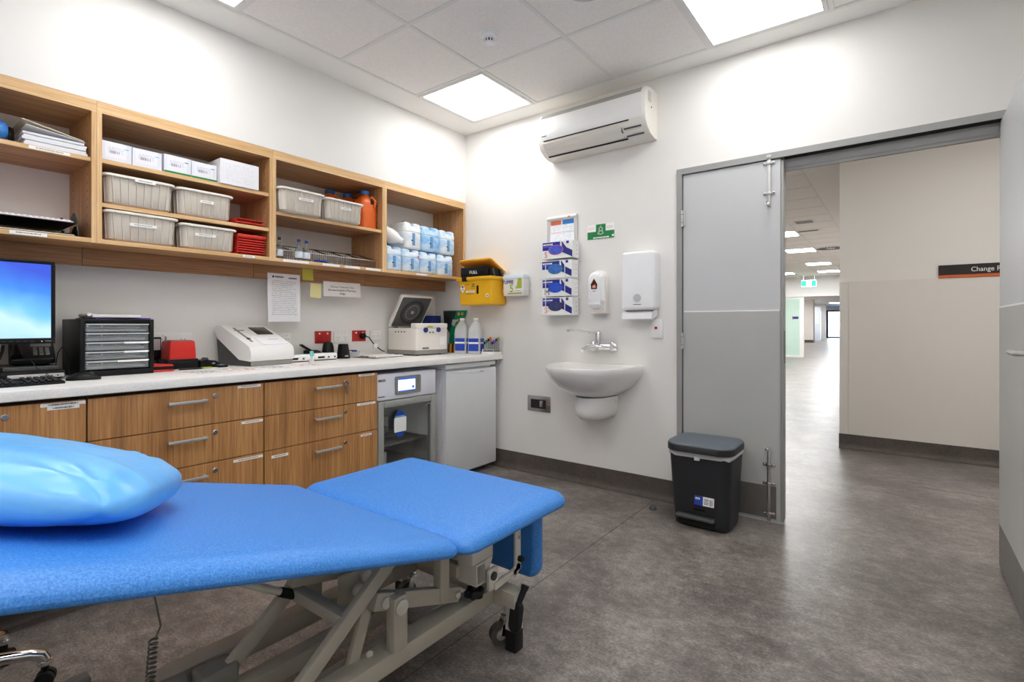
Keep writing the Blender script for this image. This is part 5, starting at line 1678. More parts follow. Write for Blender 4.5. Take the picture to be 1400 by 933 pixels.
MB().lathe([(0.022, 0.0), (0.023, 0.002), (0.022, 0.022), (0.012, 0.034), (0.008, 0.040)], axis='x', n=18).build('plug', 'black_plastic', t)
pts = [(0.035, 0.0, 0.0), (0.055, 0.02, -0.01), (0.06, 0.05, -0.05), (0.06, 0.09, -0.085), (0.055, 0.14, -0.115), (0.05, 0.17, -0.122)]
MB().tube(pts, 0.0042, 8).build('lead', 'black_plastic', t)
B(0.050, 0.068, 0.055, 0.088, -0.092, -0.060, bev=0.001, M=None).build('tag', 'label_white', t)

# ================================================================== THINGS ON THE BASIN WALL
# ---- split air conditioner
t = thing('air_conditioner', 'white split system air conditioner high on the basin wall', 'air conditioner', (0.865, -0.0005, 2.300))
L = 0.795
prof = [(0.0, 0.0), (0.0, 0.305), (-0.10, 0.308), (-0.165, 0.292), (-0.192, 0.255), (-0.198, 0.16), (-0.192, 0.085), (-0.165, 0.045), (-0.11, 0.012), (-0.05, 0.0)]
def ac_section(x, s=1.0):
    return [(x, y * s, 0.15 + (z - 0.15) * s) for y, z in prof]
MB().loft([ac_section(0.0, 0.97), ac_section(0.008), ac_section(L - 0.008), ac_section(L, 0.97)]).build('housing', 'warm_plastic', t, angle=50)
fp = [(-0.1945, 0.250), (-0.2005, 0.16), (-0.1965, 0.110), (-0.192, 0.100), (-0.188, 0.110), (-0.188, 0.25)]
MB().prism(fp, 'x', 0.012, L - 0.020).build('front_panel', 'white_plastic', t)
MB().prism([(-0.1925, 0.256), (-0.168, 0.291), (-0.163, 0.287), (-0.187, 0.252)], 'x', 0.02, L - 0.03).build('intake_grille', 'grey_frame', t)
B(0.05, L - 0.11, -0.1985, -0.190, 0.094, 0.100).build('panel_gap', 'dark_gap', t)
lv = MB().prism([(-0.188, 0.074), (-0.162, 0.042), (-0.118, 0.014), (-0.122, 0.020), (-0.166, 0.049), (-0.192, 0.080)], 'x', 0.04, L - 0.17).build('louvre', 'warm_plastic', t, angle=60)
MB().prism([(-0.116, 0.014), (-0.105, 0.0095), (-0.108, 0.006), (-0.120, 0.0115)], 'x', 0.04, L - 0.15).build('outlet_slot', 'dark_gap', t)
for q, (a, b) in enumerate((((-0.1775, 0.058), (-0.171, 0.050)), ((-0.131, 0.0235), (-0.122, 0.018)))):
    MB().prism([a, b, (b[0] - 0.003, b[1] - 0.002), (a[0] - 0.003, a[1] - 0.002)], 'x', L - 0.150, L - 0.035).build('indicator_slot', 'ink_soft', t)
B(L - 0.165, L - 0.162, -0.180, -0.150, 0.036, 0.066).build('panel_gap', 'ink_soft', t)
B(0.035, 0.075, -0.2012, -0.1995, 0.128, 0.134).build('printed_name', 'ink_soft', t)
sp = B(L + 0.0002, L + 0.0012, -0.155, -0.105, 0.205, 0.27).build('rating_plate', 'printed_plate' if 'printed_plate' in MATS else 'foil_grey', t)
MB().disc((L + 0.0002, -0.10, 0.18), 0.006, 'x', 0.002, 12).build('screw_cap', 'ink_soft', t)

# ---- ceiling fittings
t = thing('smoke_detector', 'small white smoke detector on a ceiling tile', 'smoke detector', (1.125, -1.045, CH + 0.0035))
MB().lathe([(0.001, 0.0), (0.052, 0.0), (0.052, -0.012), (0.045, -0.016), (0.001, -0.016)], n=28).build('base', 'white_plastic', t)
MB().lathe([(0.043, -0.0155), (0.046, -0.022), (0.044, -0.030), (0.034, -0.038), (0.001, -0.038)], n=28).build('body', 'dispenser_white', t)
for k in range(10):
    a = 2 * PI * k / 10
    MB().bar((0.030 * math.cos(a), 0.030 * math.sin(a), -0.038), (0.022 * math.cos(a), 0.022 * math.sin(a), -0.056), 0.006, 0.004).build('rib', 'dispenser_white', t)
MB().lathe([(0.024, -0.0385), (0.022, -0.052), (0.001, -0.052)], n=20).build('chamber', 'dark_grey_plastic', t)
MB().lathe([(0.026, -0.054), (0.026, -0.060), (0.015, -0.064), (0.001, -0.064)], n=24).build('cap', 'dispenser_white', t)
t = thing('ceiling_speaker', 'round grey ceiling speaker at the top edge of the picture', 'speaker', (1.730, -1.060, CH + 0.0035))
MB().lathe([(0.001, 0.0), (0.105, 0.0), (0.105, -0.005), (0.098, -0.009), (0.001, -0.010)], n=40).build('grille', 'foil_grey', t)

# ---- yellow sharps container
t = thing('sharps_container', 'yellow sharps container with black FULL flap on the wall', 'sharps container', (0.100, -0.0008, 1.268))
W, D, H = 0.345, 0.20, 0.208
rr = lambda x0, x1, y0, y1, zz, r=0.02: [(x, y, zz) for x, y in rrect(x0, x1, y0, y1, r, 5)]
MB().loft([rr(0.020, W - 0.012, -D + 0.014, -0.010, 0.0), rr(0.012, W - 0.006, -D + 0.006, -0.006, 0.008), rr(0.004, W - 0.002, -D + 0.002, -0.004, H - 0.02), rr(0.004, W - 0.002, -D + 0.002, -0.004, H)]).build('body', 'yellow_plastic', t)
MB().loft([rr(-0.014, W + 0.006, -D - 0.012, 0.0, H - 0.016), rr(-0.016, W + 0.008, -D - 0.014, 0.0, H - 0.012), rr(-0.016, W + 0.008, -D - 0.014, 0.0, H + 0.006), rr(-0.012, W + 0.004, -D - 0.010, -0.002, H + 0.010)]).build('rim', 'yellow_plastic', t)
B(0.06, 0.105, -D - 0.020, -D + 0.02, H - 0.022, H + 0.016, bev=0.003).build('clasp', 'black_plastic', t)
fl_ = B(0.025, W - 0.045, -D + 0.006, -D + 0.030, H + 0.011, H + 0.088, bev=0.004, M=None).build('flap', 'dark_grey_plastic' if False else 'black_plastic', t)
letters('FULL', 0.034, fl_, (0.118, -D + 0.0052, H + 0.036), FACE_Y, 'white_ink', xs=1.15)
B(0.02, W - 0.02, -D + 0.03, -0.03, H + 0.008, H + 0.07, bev=0.004).build('hood', 'black_plastic', t)
M = Matrix.Translation((0, -0.012, H + 0.032)) @ Matrix.Rotation(math.radians(-27), 4, 'X')
lid = MB().pad(-0.002, W - 0.008, -0.215, 0.0, 0.012, 0.024, 0.025, 0.005, M=M).build('lid', 'yellow_plastic', t)
MB().pad(0.006, W - 0.016, -0.206, -0.006, 0.004, 0.0125, 0.02, 0.003, M=M).build('lid_skirt', 'orange_inner', lid)
for y in (-0.05, -0.15):
    MB().bar((W - 0.010, y, H + 0.01), (W - 0.010, y - 0.02, H + 0.07), 0.014, 0.010, 0.002).build('lid_arm', 'dark_grey_plastic', t)
dm = MB().prism([(0.0, 0.032), (0.026, 0.0), (0.0, -0.036), (-0.026, 0.0)], 'y', -0.001, 0.0).build('hazard_diamond', 'label_white', t, (0.052, -D + 0.002, 0.132))
MB().disc((0, -0.0016, 0.012), 0.008, 'y', 0.0006, 12).build('hazard_symbol', 'ink', dm)
B(-0.008, 0.008, -0.0016, -0.001, -0.012, -0.006).build('hazard_text', 'ink_soft', dm)
for x0, x1, z0, z1, m in ((0.088, 0.175, 0.098, 0.112, 'white_ink'), (0.08, 0.125, 0.158, 0.161, 'ink'), (0.150, 0.175, 0.157, 0.164, 'ink'), (0.140, 0.180, 0.143, 0.150, 'ink_soft'), (0.135, 0.178, 0.130, 0.133, 'ink_soft'), (0.085, 0.165, 0.086, 0.089, 'ink_soft')):
    B(x0, x1, -D + 0.0012, -D + 0.002, z0, z1).build('moulded_print', m if m != 'white_ink' else 'print_label_x', t)
MB().pad(-0.010, 0.010, -0.034, 0.034, 0.0, 0.003, 0.010, 0.001, M=Matrix.Translation((0.206, -D + 0.003, 0.118)) @ Matrix.Rotation(PI / 2, 4, 'X')).build('sight_slot', 'black_plastic', t)
B(0.290, 0.315, -D + 0.0015, -D + 0.0035, 0.060, 0.084).build('sticker', 'label_white', t)
B(0.298, 0.308, -D + 0.0010, -D + 0.0015, 0.066, 0.076).build('sticker_mark', 'ink', t)
B(0.06, W - 0.06, -0.006, 0.0, 0.02, 0.15).build('bracket', 'dark_grey_plastic', t)

# ---- wipes tub in its bracket
t = thing('wipes_tub', 'white wipes tub with green figure 5 in a wall bracket', 'tub', (0.466, -0.0008, 1.335))
W, D, H = 0.195, 0.088, 0.160
MB().loft([rr(0.006, W - 0.006, -D + 0.004, -0.006, 0.0, .012), rr(0.0, W, -D, -0.004, 0.010, .014), rr(0.0, W, -D, -0.004, H - 0.03, .014)]).build('body', 'white_plastic', t)
MB().loft([rr(-0.004, W + 0.004, -D - 0.004, -0.002, H - 0.0295, .016), rr(-0.004, W + 0.004, -D - 0.004, -0.002, H - 0.012, .016), rr(0.002, W - 0.002, -D + 0.002, -0.006, H, .016)]).build('lid', 'milky', t)
letters('TUFFIE', 0.036, t, (-0.004, -D - 0.0008, 0.092), FACE_Y, 'ink_blue', xs=1.0, bold=0.0012)
letters('5', 0.078, t, (0.066, -D - 0.0010, 0.030), FACE_Y, 'lime_ink', bold=0.0018)
MB().prism([(0.146, 0.130), (0.180, 0.130), (0.182, 0.055), (0.120, 0.052), (0.138, 0.085)], 'y', -D - 0.0006, -D).build('green_panel', 'lime_ink', t)
B(0.050, 0.180, -D - 0.0006, -D, 0.012, 0.022).build('green_band', 'lime_ink', t)
B(0.118, 0.168, -D - 0.0012, -D - 0.0006, 0.030, 0.046).build('caption', 'print_label_x', t)
for z in (0.04, 0.07, 0.10):
    MB().tube([(W + 0.008, -0.002, z), (W + 0.008, -D - 0.008, z)], 0.0022, 6).build('bracket_wire', 'wire_white', t)
MB().tube([(0.0, -D - 0.008, 0.04), (W + 0.008, -D - 0.008, 0.04)], 0.0022, 6).build('bracket_wire', 'wire_white', t)

# ---- snap frame notice
t = thing('framed_notice', 'silver framed notice on the wall above the glove boxes', 'picture frame', (0.822, -0.0005, 1.560))
W, H = 0.254, 0.345
f = MB()
f.box(0, 0.024, -0.012, 0.0, 0, H, bev=0.004)
f.box(W - 0.024, W, -0.012, 0.0, 0, H, bev=0.004)
f.box(0.02, W - 0.02, -0.012, 0.0, 0, 0.024, bev=0.004)
f.build('frame', 'foil_grey', t)
MB().tube([(0.004, -0.008, H - 0.012), (W - 0.004, -0.008, H - 0.012)], 0.013, 12).build('top_rail', 'white_plastic', t)
B(0.02, W - 0.02, -0.004, 0.0, 0.02, H - 0.02).build('poster', 'print_poster', t)
B(0.030, 0.118, -0.0048, -0.004, H - 0.062, H - 0.030).build('poster_heading', 'poster_red', t)
B(0.130, W - 0.030, -0.0048, -0.004, H - 0.062, H - 0.030).build('poster_heading', 'poster_blue', t)
B(0.030, 0.118, -0.0048, -0.004, H - 0.120, H - 0.118).build('poster_rule', 'poster_red', t)
B(0.130, W - 0.030, -0.0048, -0.004, H - 0.120, H - 0.118).build('poster_rule', 'poster_blue', t)
MB().pad(W * 0.72, W * 0.80, -0.0215, -0.020, H - 0.018, H - 0.008, 0.002, 0.0005).build('badge', 'poster_red', t)

# ---- glove boxes in a wire rack
t = thing('glove_rack', 'white wire rack holding the glove boxes on the wall', 'rack', (0.836, -0.0008, 1.180))
g = MB()
for z in (0.006, 0.128, 0.262, 0.384):
    g.tube([(-0.012, -0.0, z + 0.002), (-0.012, -0.112, z + 0.002)], 0.0026, 6)
    g.tube([(0.264, -0.0, z + 0.002), (0.264, -0.112, z + 0.002)], 0.002, 6)
for x in (0.040, 0.200):
    g.tube([(x, -0.112, 0.006), (x, -0.112, 0.36)], 0.0028, 6)
g.tube([(-0.012, -0.112, 0.008), (0.264, -0.112, 0.008)], 0.0022, 6)
g.tube([(-0.012, -0.112, 0.264), (0.264, -0.112, 0.264)], 0.0022, 6)
g.build('wire_frame', 'wire_white', t)
B(-0.004, 0.256, -0.106, -0.010, 0.0, 0.006, bev=0.002).build('base_tray', 'wire_white', t)
def glove_box(z, x0, x1, y0, letter, lm, oval, ring, label, h=0.121):
    t = thing('glove_box', label, 'box', (x0, y0, z), group='boxes of examination gloves on the wall')
    W, D = x1 - x0, 0.085
    B(0, W, -D, 0, 0, h, bev=0.0012, seg=1).build('body', 'white_plastic', t)
    y = -D
    B(0.006, W * 0.60, y - 0.0006, y, h * 0.50, h * 0.97).build('navy_panel', 'glove_navy', t)
    B(0.012, W * 0.36, y - 0.0010, y - 0.0006, h * 0.80, h * 0.88).build('name_print', 'print_label_x', t)
    B(0.012, W * 0.50, y - 0.0010, y - 0.0006, h * 0.68, h * 0.75).build('name_print', 'oval_violet', t)
    B(W * 0.80, W * 0.88, y - 0.0006, y, h * 0.82, h * 0.97).build('mark', 'glove_navy', t)
    MB().prism([(W * 0.645, h * 0.95), (W * 0.66, h * 0.70), (W * 0.60, h * 0.48), (W * 0.66, h * 0.34), (W * 0.985, h * 0.03), (W * 0.99, h * 0.40), (W * 0.80, h * 0.60), (W * 0.67, h * 0.95)], 'y', y - 0.0008, y).build('hand_print', 'glove_arm', t)
    MB().disc((W * 0.46, y - 0.0016, h * 0.50), W * 0.245, 'y', 0.0006, 28, h * 0.30).build('opening_ring', ring, t)
    MB().disc((W * 0.46, y - 0.0022, h * 0.50), W * 0.225, 'y', 0.0006, 28, h * 0.265).build('opening', oval, t)
    if letter:
        letters(letter, 0.060, t, (0.022, y - 0.0026, h * 0.08), FACE_Y, lm)
    for k in range(3):
        B(W, W + 0.0006, -D + 0.050, -0.020, h * (0.2 + 0.25 * k), h * (0.225 + 0.25 * k)).build('side_print', 'oval_violet', t)
    return t
glove_box(1.586, 0.838, 1.094, -0.018, 'S', 'orange_ink', 'oval_violet', 'ring_pink', 'top glove box, lettered S, standing above the wire rack front')
glove_box(1.450, 0.834, 1.088, -0.018, '', 'ink', 'oval_teal', 'ring_green', 'second glove box from the top with a teal edged opening')
glove_box(1.318, 0.838, 1.088, -0.018, 'M', 'ink', 'oval_blue', 'oval_blue', 'glove box lettered M, third from the top')
glove_box(1.1875, 0.838, 1.090, -0.018, 'S', 'orange_ink', 'oval_dark', 'amber', 'bottom glove box with a dark opening, lettered S')

# ---- green first-aid style sign
t = thing('wall_sign', 'small green and white safety sign above the soap dispenser', 'sign', (1.155, -0.0004, 1.706))
B(0, 0.205, -0.002, 0.0, 0.0, 0.104).build('plate', 'label_white', t)
B(0, 0.205, -0.0026, -0.002, 0.002, 0.055).build('green_band', 'green_sign', t)
B(0.066, 0.140, -0.003, -0.002, 0.030, 0.1035).build('green_square', 'green_sign', t)
em = MB()
for z in (0.045, 0.070):
    em.tube([(0.103 + 0.014 * math.cos(2 * PI * k / 14), -0.0034, z + 0.012 * math.sin(2 * PI * k / 14)) for k in range(14)], 0.0012, 5, closed=True)
em.tube([(0.080, -0.0034, 0.036), (0.126, -0.0034, 0.036), (0.103, -0.0034, 0.096), (0.080, -0.0034, 0.036)], 0.001, 5)
em.build('emblem', 'white_ink', t)
B(0.045, 0.165, -0.0032, -0.0026, 0.008, 0.016).build('caption', 'print_label_x', t)
B(0.188, 0.203, -0.0032, -0.0026, 0.012, 0.026).build('corner_mark', 'white_ink', t)
for x0, x1 in ((0.006, 0.058), (0.148, 0.198)):
    B(x0, x1, -0.0026, -0.002, 0.082, 0.085).build('caption', 'pink_soft', t)
    B(x0, x1 - 0.008, -0.0026, -0.002, 0.072, 0.075).build('caption', 'pink_soft', t)

# ---- soap dispenser
t = thing('soap_dispenser', 'white soap dispenser with small amber window', 'soap dispenser', (1.262, -0.0006, 1.190))
rg = []
N = 18
out = []
for k in range(N + 1):
    a = PI * k / N
    out.append((0.058 * math.cos(a), 0.238 + 0.058 * math.sin(a)))
outline = [(0.058, 0.0)] + out + [(-0.058, 0.0)]
sec = lambda y, s, dz: [(x * s, y, 0.15 + (z - 0.15) * s + dz) for x, z in outline]
MB().loft([sec(0.0, 1.0, 0), sec(-0.045, 1.0, 0), sec(-0.055, 0.97, 0)]).build('back_shell', 'warm_plastic', t)
cover = [(0.055, 0.085)] + [(0.055 * math.cos(PI * k / 14), 0.236 + 0.055 * math.sin(PI * k / 14)) for k in range(15)] + [(-0.055, 0.085), (-0.03, 0.075), (0.03, 0.075)]
sec2 = lambda y, s: [(x * s, y, 0.18 + (z - 0.18) * s) for x, z in cover]
MB().loft([sec2(-0.054, 1.0), sec2(-0.085, 0.96), sec2(-0.100, 0.86), sec2(-0.106, 0.70)]).build('cover', 'dispenser_white', t, angle=50)
wn = MB().prism([(0.021, 0.165), (0.024, 0.198), (0.0, 0.236), (-0.024, 0.198), (-0.021, 0.165)], 'y', -0.1085, -0.106).build('window', 'amber', t)
MB().prism([(0.014, 0.173), (0.010, 0.195), (-0.012, 0.188), (-0.012, 0.173)], 'y', -0.1093, -0.1085).build('soap_level', 'soap_pink', wn)
rg = [[(x, y, z) for x, y in ((0.045 * s, -0.052), (0.045 * s, -0.105 * q), (0.02 * s, -0.118 * q), (-0.02 * s, -0.118 * q), (-0.045 * s, -0.105 * q), (-0.045 * s, -0.052))] for z, s, q in ((0.080, 1.0, 1.0), (0.062, 0.95, 1.0), (0.040, 0.72, 0.86), (0.030, 0.5, 0.7))]
MB().loft(rg).build('push_lever', 'dispenser_white', t)
MB().lathe([(0.001, -0.056), (0.030, -0.058), (0.032, -0.070), (0.001, -0.072)], (0.012, 0, 0.040), 'y', 20).build('nozzle', 'warm_plastic', t)
B(-0.012, 0.012, -0.1068, -0.1062, 0.150, 0.153).build('printed_name', 'ink_soft', t)
B(-0.050, 0.055, -0.060, -0.002, 0.0, 0.010, bev=0.003).build('drip_edge', 'warm_plastic', t)

# ---- paper towel dispenser
t = thing('towel_dispenser', 'white paper towel dispenser with round sight window', 'towel dispenser', (1.566, -0.0006, 1.135))
M = Matrix.Translation((0.004, 0, 0.255)) @ Matrix.Rotation(PI / 2, 4, 'X')
MB().pad(-0.112, 0.112, -0.180, 0.195, 0.0, 0.108, 0.022, 0.020, M=M).build('cover', 'dispenser_white', t)
MB().lathe([(0.026, -0.1075), (0.027, -0.1095), (0.023, -0.1100), (0.022, -0.1085), (0.001, -0.1085)], (0.004, 0, 0.150), 'y', 26).build('sight_window', 'foil_grey', t)
B(-0.022, 0.030, -0.1092, -0.1085, 0.108, 0.112).build('printed_name', 'ink_soft', t)
MB().prism([(-0.004, 0.078), (-0.010, 0.040), (-0.094, 0.012), (-0.104, 0.018), (-0.100, 0.052), (-0.060, 0.074)], 'x', -0.103, 0.098).build('towel_tray', 'dispenser_white', t)
B(-0.095, 0.090, -0.085, -0.015, 0.0745, 0.079).build('paper_slot', 'foil_grey', t)
t = thing('call_button', 'white wall plate with a small red button below the towel dispenser', 'wall switch', (1.659, -0.0004, 1.089))
B(-0.040, 0.040, -0.010, 0.0, -0.060, 0.060, bev=0.003).build('plate', 'white_plastic', t)
MB().lathe([(0.008, -0.014), (0.0095, -0.012), (0.0095, -0.009)], (-0.004, 0, 0.006), 'y', 16).build('button', 'red_outlet', t)

# ---- basin, shroud, tap
t = thing('wash_basin', 'white ceramic wall basin with curved front', 'basin', (1.262, -0.0006, 0.0))
def dshape(w, d, z, n=28, p=2.3):
    pts = []
    for k in range(n + 1):
        a = PI * k / n
        c, s = math.cos(a), math.sin(a)
        pts.append((w * math.copysign(abs(c) ** (2 / p), c), -d * abs(s) ** (2 / p), z))
    return pts
RZ = 0.846
m = MB()
m.loft([dshape(0.115, 0.22, 0.640), dshape(0.165, 0.300, 0.660), dshape(0.228, 0.380, 0.705), dshape(0.276, 0.445, 0.760), dshape(0.300, 0.482, 0.810), dshape(0.305, 0.492, RZ - 0.006), dshape(0.302, 0.489, RZ), dshape(0.286, 0.472, RZ)], cap=False)
bowl = [[(x, y - 0.075 + 0.0, z) for x, y, z in r] for r in (dshape(0.265, 0.375, RZ - 0.002), dshape(0.250, 0.352, RZ - 0.03), dshape(0.19, 0.25, RZ - 0.095), dshape(0.09, 0.15, RZ - 0.13))]
m.loft([dshape(0.286, 0.472, RZ)] + bowl)
ob = m.build('bowl', 'ceramic', t, angle=50)
dk = MB().loft([[(-0.285, 0.0, RZ - 0.03), (0.285, 0.0, RZ - 0.03), (0.285, -0.085, RZ - 0.03), (-0.285, -0.085, RZ - 0.03)], [(-0.290, 0.0, RZ + 0.001), (0.290, 0.0, RZ + 0.001), (0.275, -0.078, RZ + 0.001), (-0.275, -0.078, RZ + 0.001)]]).build('back_ledge', 'ceramic', t)
MB().lathe([(0.022, 0.0), (0.022, 0.004), (0.001, 0.005)], (0, -0.16, RZ - 0.130), 'z', 20).build('waste', 'chrome', t)
sh = MB()
sh.loft([dshape(0.060, 0.150, 0.478, 16), dshape(0.095, 0.225, 0.490, 16), dshape(0.118, 0.262, 0.520, 16), dshape(0.124, 0.270, 0.560, 16), dshape(0.124, 0.262, 0.638, 16)])
sh.build('shroud', 'ceramic', t, angle=50)
for s in (-1, 1):
    MB().disc((s * 0.1235, -0.03, 0.60), 0.006, 'x', 0.003 * s, 10).build('shroud_screw', 'foil_grey', t)

t = thing('wall_tap', 'chrome wall mixer tap with long lever over the basin', 'tap', (1.275, -0.0006, 0.965))
for s in (-1, 1):
    MB().lathe([(0.034, 0.0), (0.034, -0.006), (0.026, -0.014), (0.018, -0.016), (0.016, -0.055)], (s * 0.075, 0, 0), 'y', 24).build('wall_flange', 'chrome', t)
MB().tube([(-0.090, -0.065, 0.0), (0.090, -0.065, 0.0)], 0.021, 20).build('body', 'chrome', t)
MB().tube([(0.0, -0.065, -0.002), (0.0, -0.12, 0.010), (0.0, -0.20, 0.006), (0.0, -0.275, -0.004), (0.0, -0.290, -0.016)], [0.017, 0.016, 0.013, 0.012, 0.012], 14).build('spout', 'chrome', t)
MB().lathe([(0.019, 0.0), (0.022, 0.03), (0.022, 0.085), (0.018, 0.094), (0.001, 0.096)], (0, -0.070, 0.010), 'z', 20).build('cartridge', 'chrome', t)
MB().tube([(0.0, -0.06, 0.098), (-0.012, -0.12, 0.094), (-0.035, -0.20, 0.104), (-0.055, -0.27, 0.117), (-0.066, -0.31, 0.118), (-0.075, -0.345, 0.112)], [0.013, 0.009, 0.007, 0.008, 0.013, 0.010], 12).build('lever', 'chrome', t)
t = thing('steel_outlet', 'brushed steel recessed wall outlet below the basin', 'outlet', (0.745, -0.0005, 0.522))
B(-0.103, 0.103, -0.006, 0.0, -0.059, 0.059, bev=0.002).build('plate', 'steel', t)
B(-0.072, 0.064, -0.0066, -0.006, -0.034, 0.032).build('recess', 'dark_gap', t)
B(0.010, 0.040, -0.014, -0.0066, -0.022, 0.026, bev=0.004).build('spring_flap', 'steel', t)
for s in (-1, 1):
    MB().lathe([(0.001, -0.008), (0.004, -0.007), (0.0045, -0.006)], (s * 0.090, 0, 0.0), 'y', 10).build('screw', 'chrome', t)

# ================================================================== THINGS ON THE FLOOR
# ---- pedal bin
t = thing('pedal_bin', 'black pedal bin with grey lid and bag edge beside the narrow door', 'bin', (2.032, -0.222, 0.0))
q = lambda w, y0, y1, z, r=0.05: [(x, y, z) for x, y in rrect(-w, w, y0, y1, r, 7)]
MB().loft([q(.140, -.108, .118, .002), q(.147, -.116, .124, .010), q(.150, -.120, .128, .03), q(.166, -.150, .146, .380), q(.168, -.152, .148, .415)]).build('body', 'bin_black', t, angle=45)
bag = []
for z, o in ((0.396, 0.003), (0.404, 0.006), (0.416, 0.005), (0.4195, 0.003)):
    pts = q(.167 + o, -.151 - o, .147 + o, z)
    bag.append([(x * (1 + 0.006 * math.sin(k * 1.9)), y * (1 + 0.006 * math.cos(k * 2.3)), zz + 0.004 * math.sin(k * 1.3) * (1 if zz < 0.41 else 0)) for k, (x, y, zz) in enumerate(pts)])
MB().loft(bag, cap=False).build('bag_edge', 'bin_bag', t)
MB().pad(-0.012, 0.016, -0.182, -0.160, 0.386, 0.404, 0.004, 0.004).build('bag_knot', 'bin_bag', t)
def lid_ring(o, z, dip=0.0):
    pts = []
    for x, y in rrect(-.180 - o, .180 + o, -.172 - o, .156 + o, 0.075, 8):
        pts.append((x, y - 0.020 * (1 - (x / 0.18) ** 2) * (1 if y < 0 else 0), z - dip))
    return pts
MB().loft([lid_ring(-0.010, 0.422), lid_ring(0.0, 0.424), lid_ring(0.0, 0.456), lid_ring(-0.003, 0.460)]).build('lid_skirt', 'bin_black', t)
MB().loft([lid_ring(-0.002, 0.4602), lid_ring(-0.006, 0.467), lid_ring(-0.020, 0.470), lid_ring(-0.07, 0.472)]).build('lid', 'bin_lid', t, angle=50)
st = B(-0.052, 0.052, -0.003, 0.0, -0.024, 0.024).build('sticker', 'label_white', t, (0.028, -0.1335, 0.160), (math.radians(-5.5), 0, 0))
B(-0.052, -0.006, -0.0036, -0.003, -0.024, 0.024).build('blue_print', 'sticker_blue', st)
B(-0.046, -0.022, -0.0042, -0.0036, 0.006, 0.016).build('white_print', 'print_label_x', st)
B(-0.002, 0.026, -0.0036, -0.003, -0.018, 0.020).build('text_print', 'print_sticker', st)
B(0.028, 0.048, -0.0036, -0.003, -0.018, 0.014).build('barcode', 'barcode_x', st)
B(-0.030, 0.030, -0.128, -0.120, 0.100, 0.112, bev=0.003).build('pedal_slot_trim', 'black_plastic', t)
B(-0.115, 0.080, -0.126, -0.110, 0.020, 0.056).build('pedal_recess', 'dark_gap', t)
MB().pad(-0.122, 0.085, -0.162, -0.118, 0.056, 0.074, 0.012, 0.006).build('pedal', 'dark_grey_plastic', t)

t = thing('door_stop', 'small dark rubber door stop on the floor by the skirting', 'door stop', (1.713, -0.205, 0.0))
MB().lathe([(0.022, 0), (0.023, 0.004), (0.018, 0.018), (0.008, 0.026), (0.001, 0.027)], n=14).build('dome', 'dark_grey_plastic', t)

# ---- stool, mostly outside the picture
t = thing('wheeled_stool', 'chrome five legged stool base behind the couch at the left edge', 'stool', (0.717, -2.996, 0.0))
MB().lathe([(0.030, 0.085), (0.036, 0.09), (0.036, 0.15), (0.026, 0.16), (0.026, 0.28), (0.018, 0.285), (0.018, 0.46)], n=22).build('column', 'chrome', t)
MB().pad(-0.18, 0.18, -0.18, 0.18, 0.46, 0.54, 0.178, 0.03).build('seat', 'black_plastic', t)
for k in range(5):
    a = math.radians(67 + 72 * k)
    c, s = math.cos(a), math.sin(a)
    leg = MB()
    pr_ = [(0.02, 0.118), (0.07, 0.118), (0.13, 0.114), (0.180, 0.108), (0.204, 0.098), (0.213, 0.080)]
    leg.tube([(c * r, s * r, z) for r, z in pr_], [0.020, 0.019, 0.0175, 0.0175, 0.018, 0.016], 12)
    lg = leg.build('leg', 'chrome', t)
    MB().lathe([(0.019, 0.070), (0.020, 0.074), (0.018, 0.082)], (c * 0.213, s * 0.213, 0), 'z', 16).build('leg_cap', 'chrome', lg)
    cs = MB()
    cs.cyl((c * 0.213, s * 0.213, 0.070), (c * 0.213, s * 0.213, 0.050), 0.010, n=10)
    for q_ in (-1, 1):
        p = Vector((c * 0.213 - s * 0.012 * q_, s * 0.213 + c * 0.012 * q_, 0.025))
        d = Vector((-s, c, 0)) * 0.008
        cs.cyl(p - d, p + d, 0.0245, n=18)
    cs.build('castor', 'rubber', lg)

# ---- treatment couch
BX, BYc = 1.55, -2.165
t = thing('treatment_couch', 'blue vinyl treatment couch on a grey lifting frame', 'couch', (BX, BYc, 0.0))
L_ = lambda x, y, z: (x - BX, y - BYc, z)
MB().pad(-0.420, 0.420, 0.006, 0.560, 0.478, 0.528, 0.060, 0.012, n=8, crown=0.002, top=(0.055, 0.038)).build('foot_cushion', 'couch_vinyl', t, angle=60)
MB().pad(-0.420, 0.420, -1.28, -0.004, 0.014, 0.060, 0.060, 0.012, n=8, crown=0.002, top=(0.065, 0.034)).build('back_cushion', 'couch_vinyl', t, (0, 0.0, 0.472), (math.radians(-15.4), 0, 0), angle=60)
M = Matrix.Translation((0, 0.505, 0.0)) @ Matrix.Rotation(PI / 2, 4, 'X')
MB().pad(-0.325, 0.325, 0.200, 0.466, -0.028, 0.028, 0.05, 0.024, n=8, M=M).build('leg_cushion', 'couch_vinyl', t, angle=60)
def bars(name, lst, m='bed_frame', bev=0.004):
    for p0, p1, w, h in lst:
        MB().bar(L_(*p0), L_(*p1), w, h, bev).build(name, m, t)
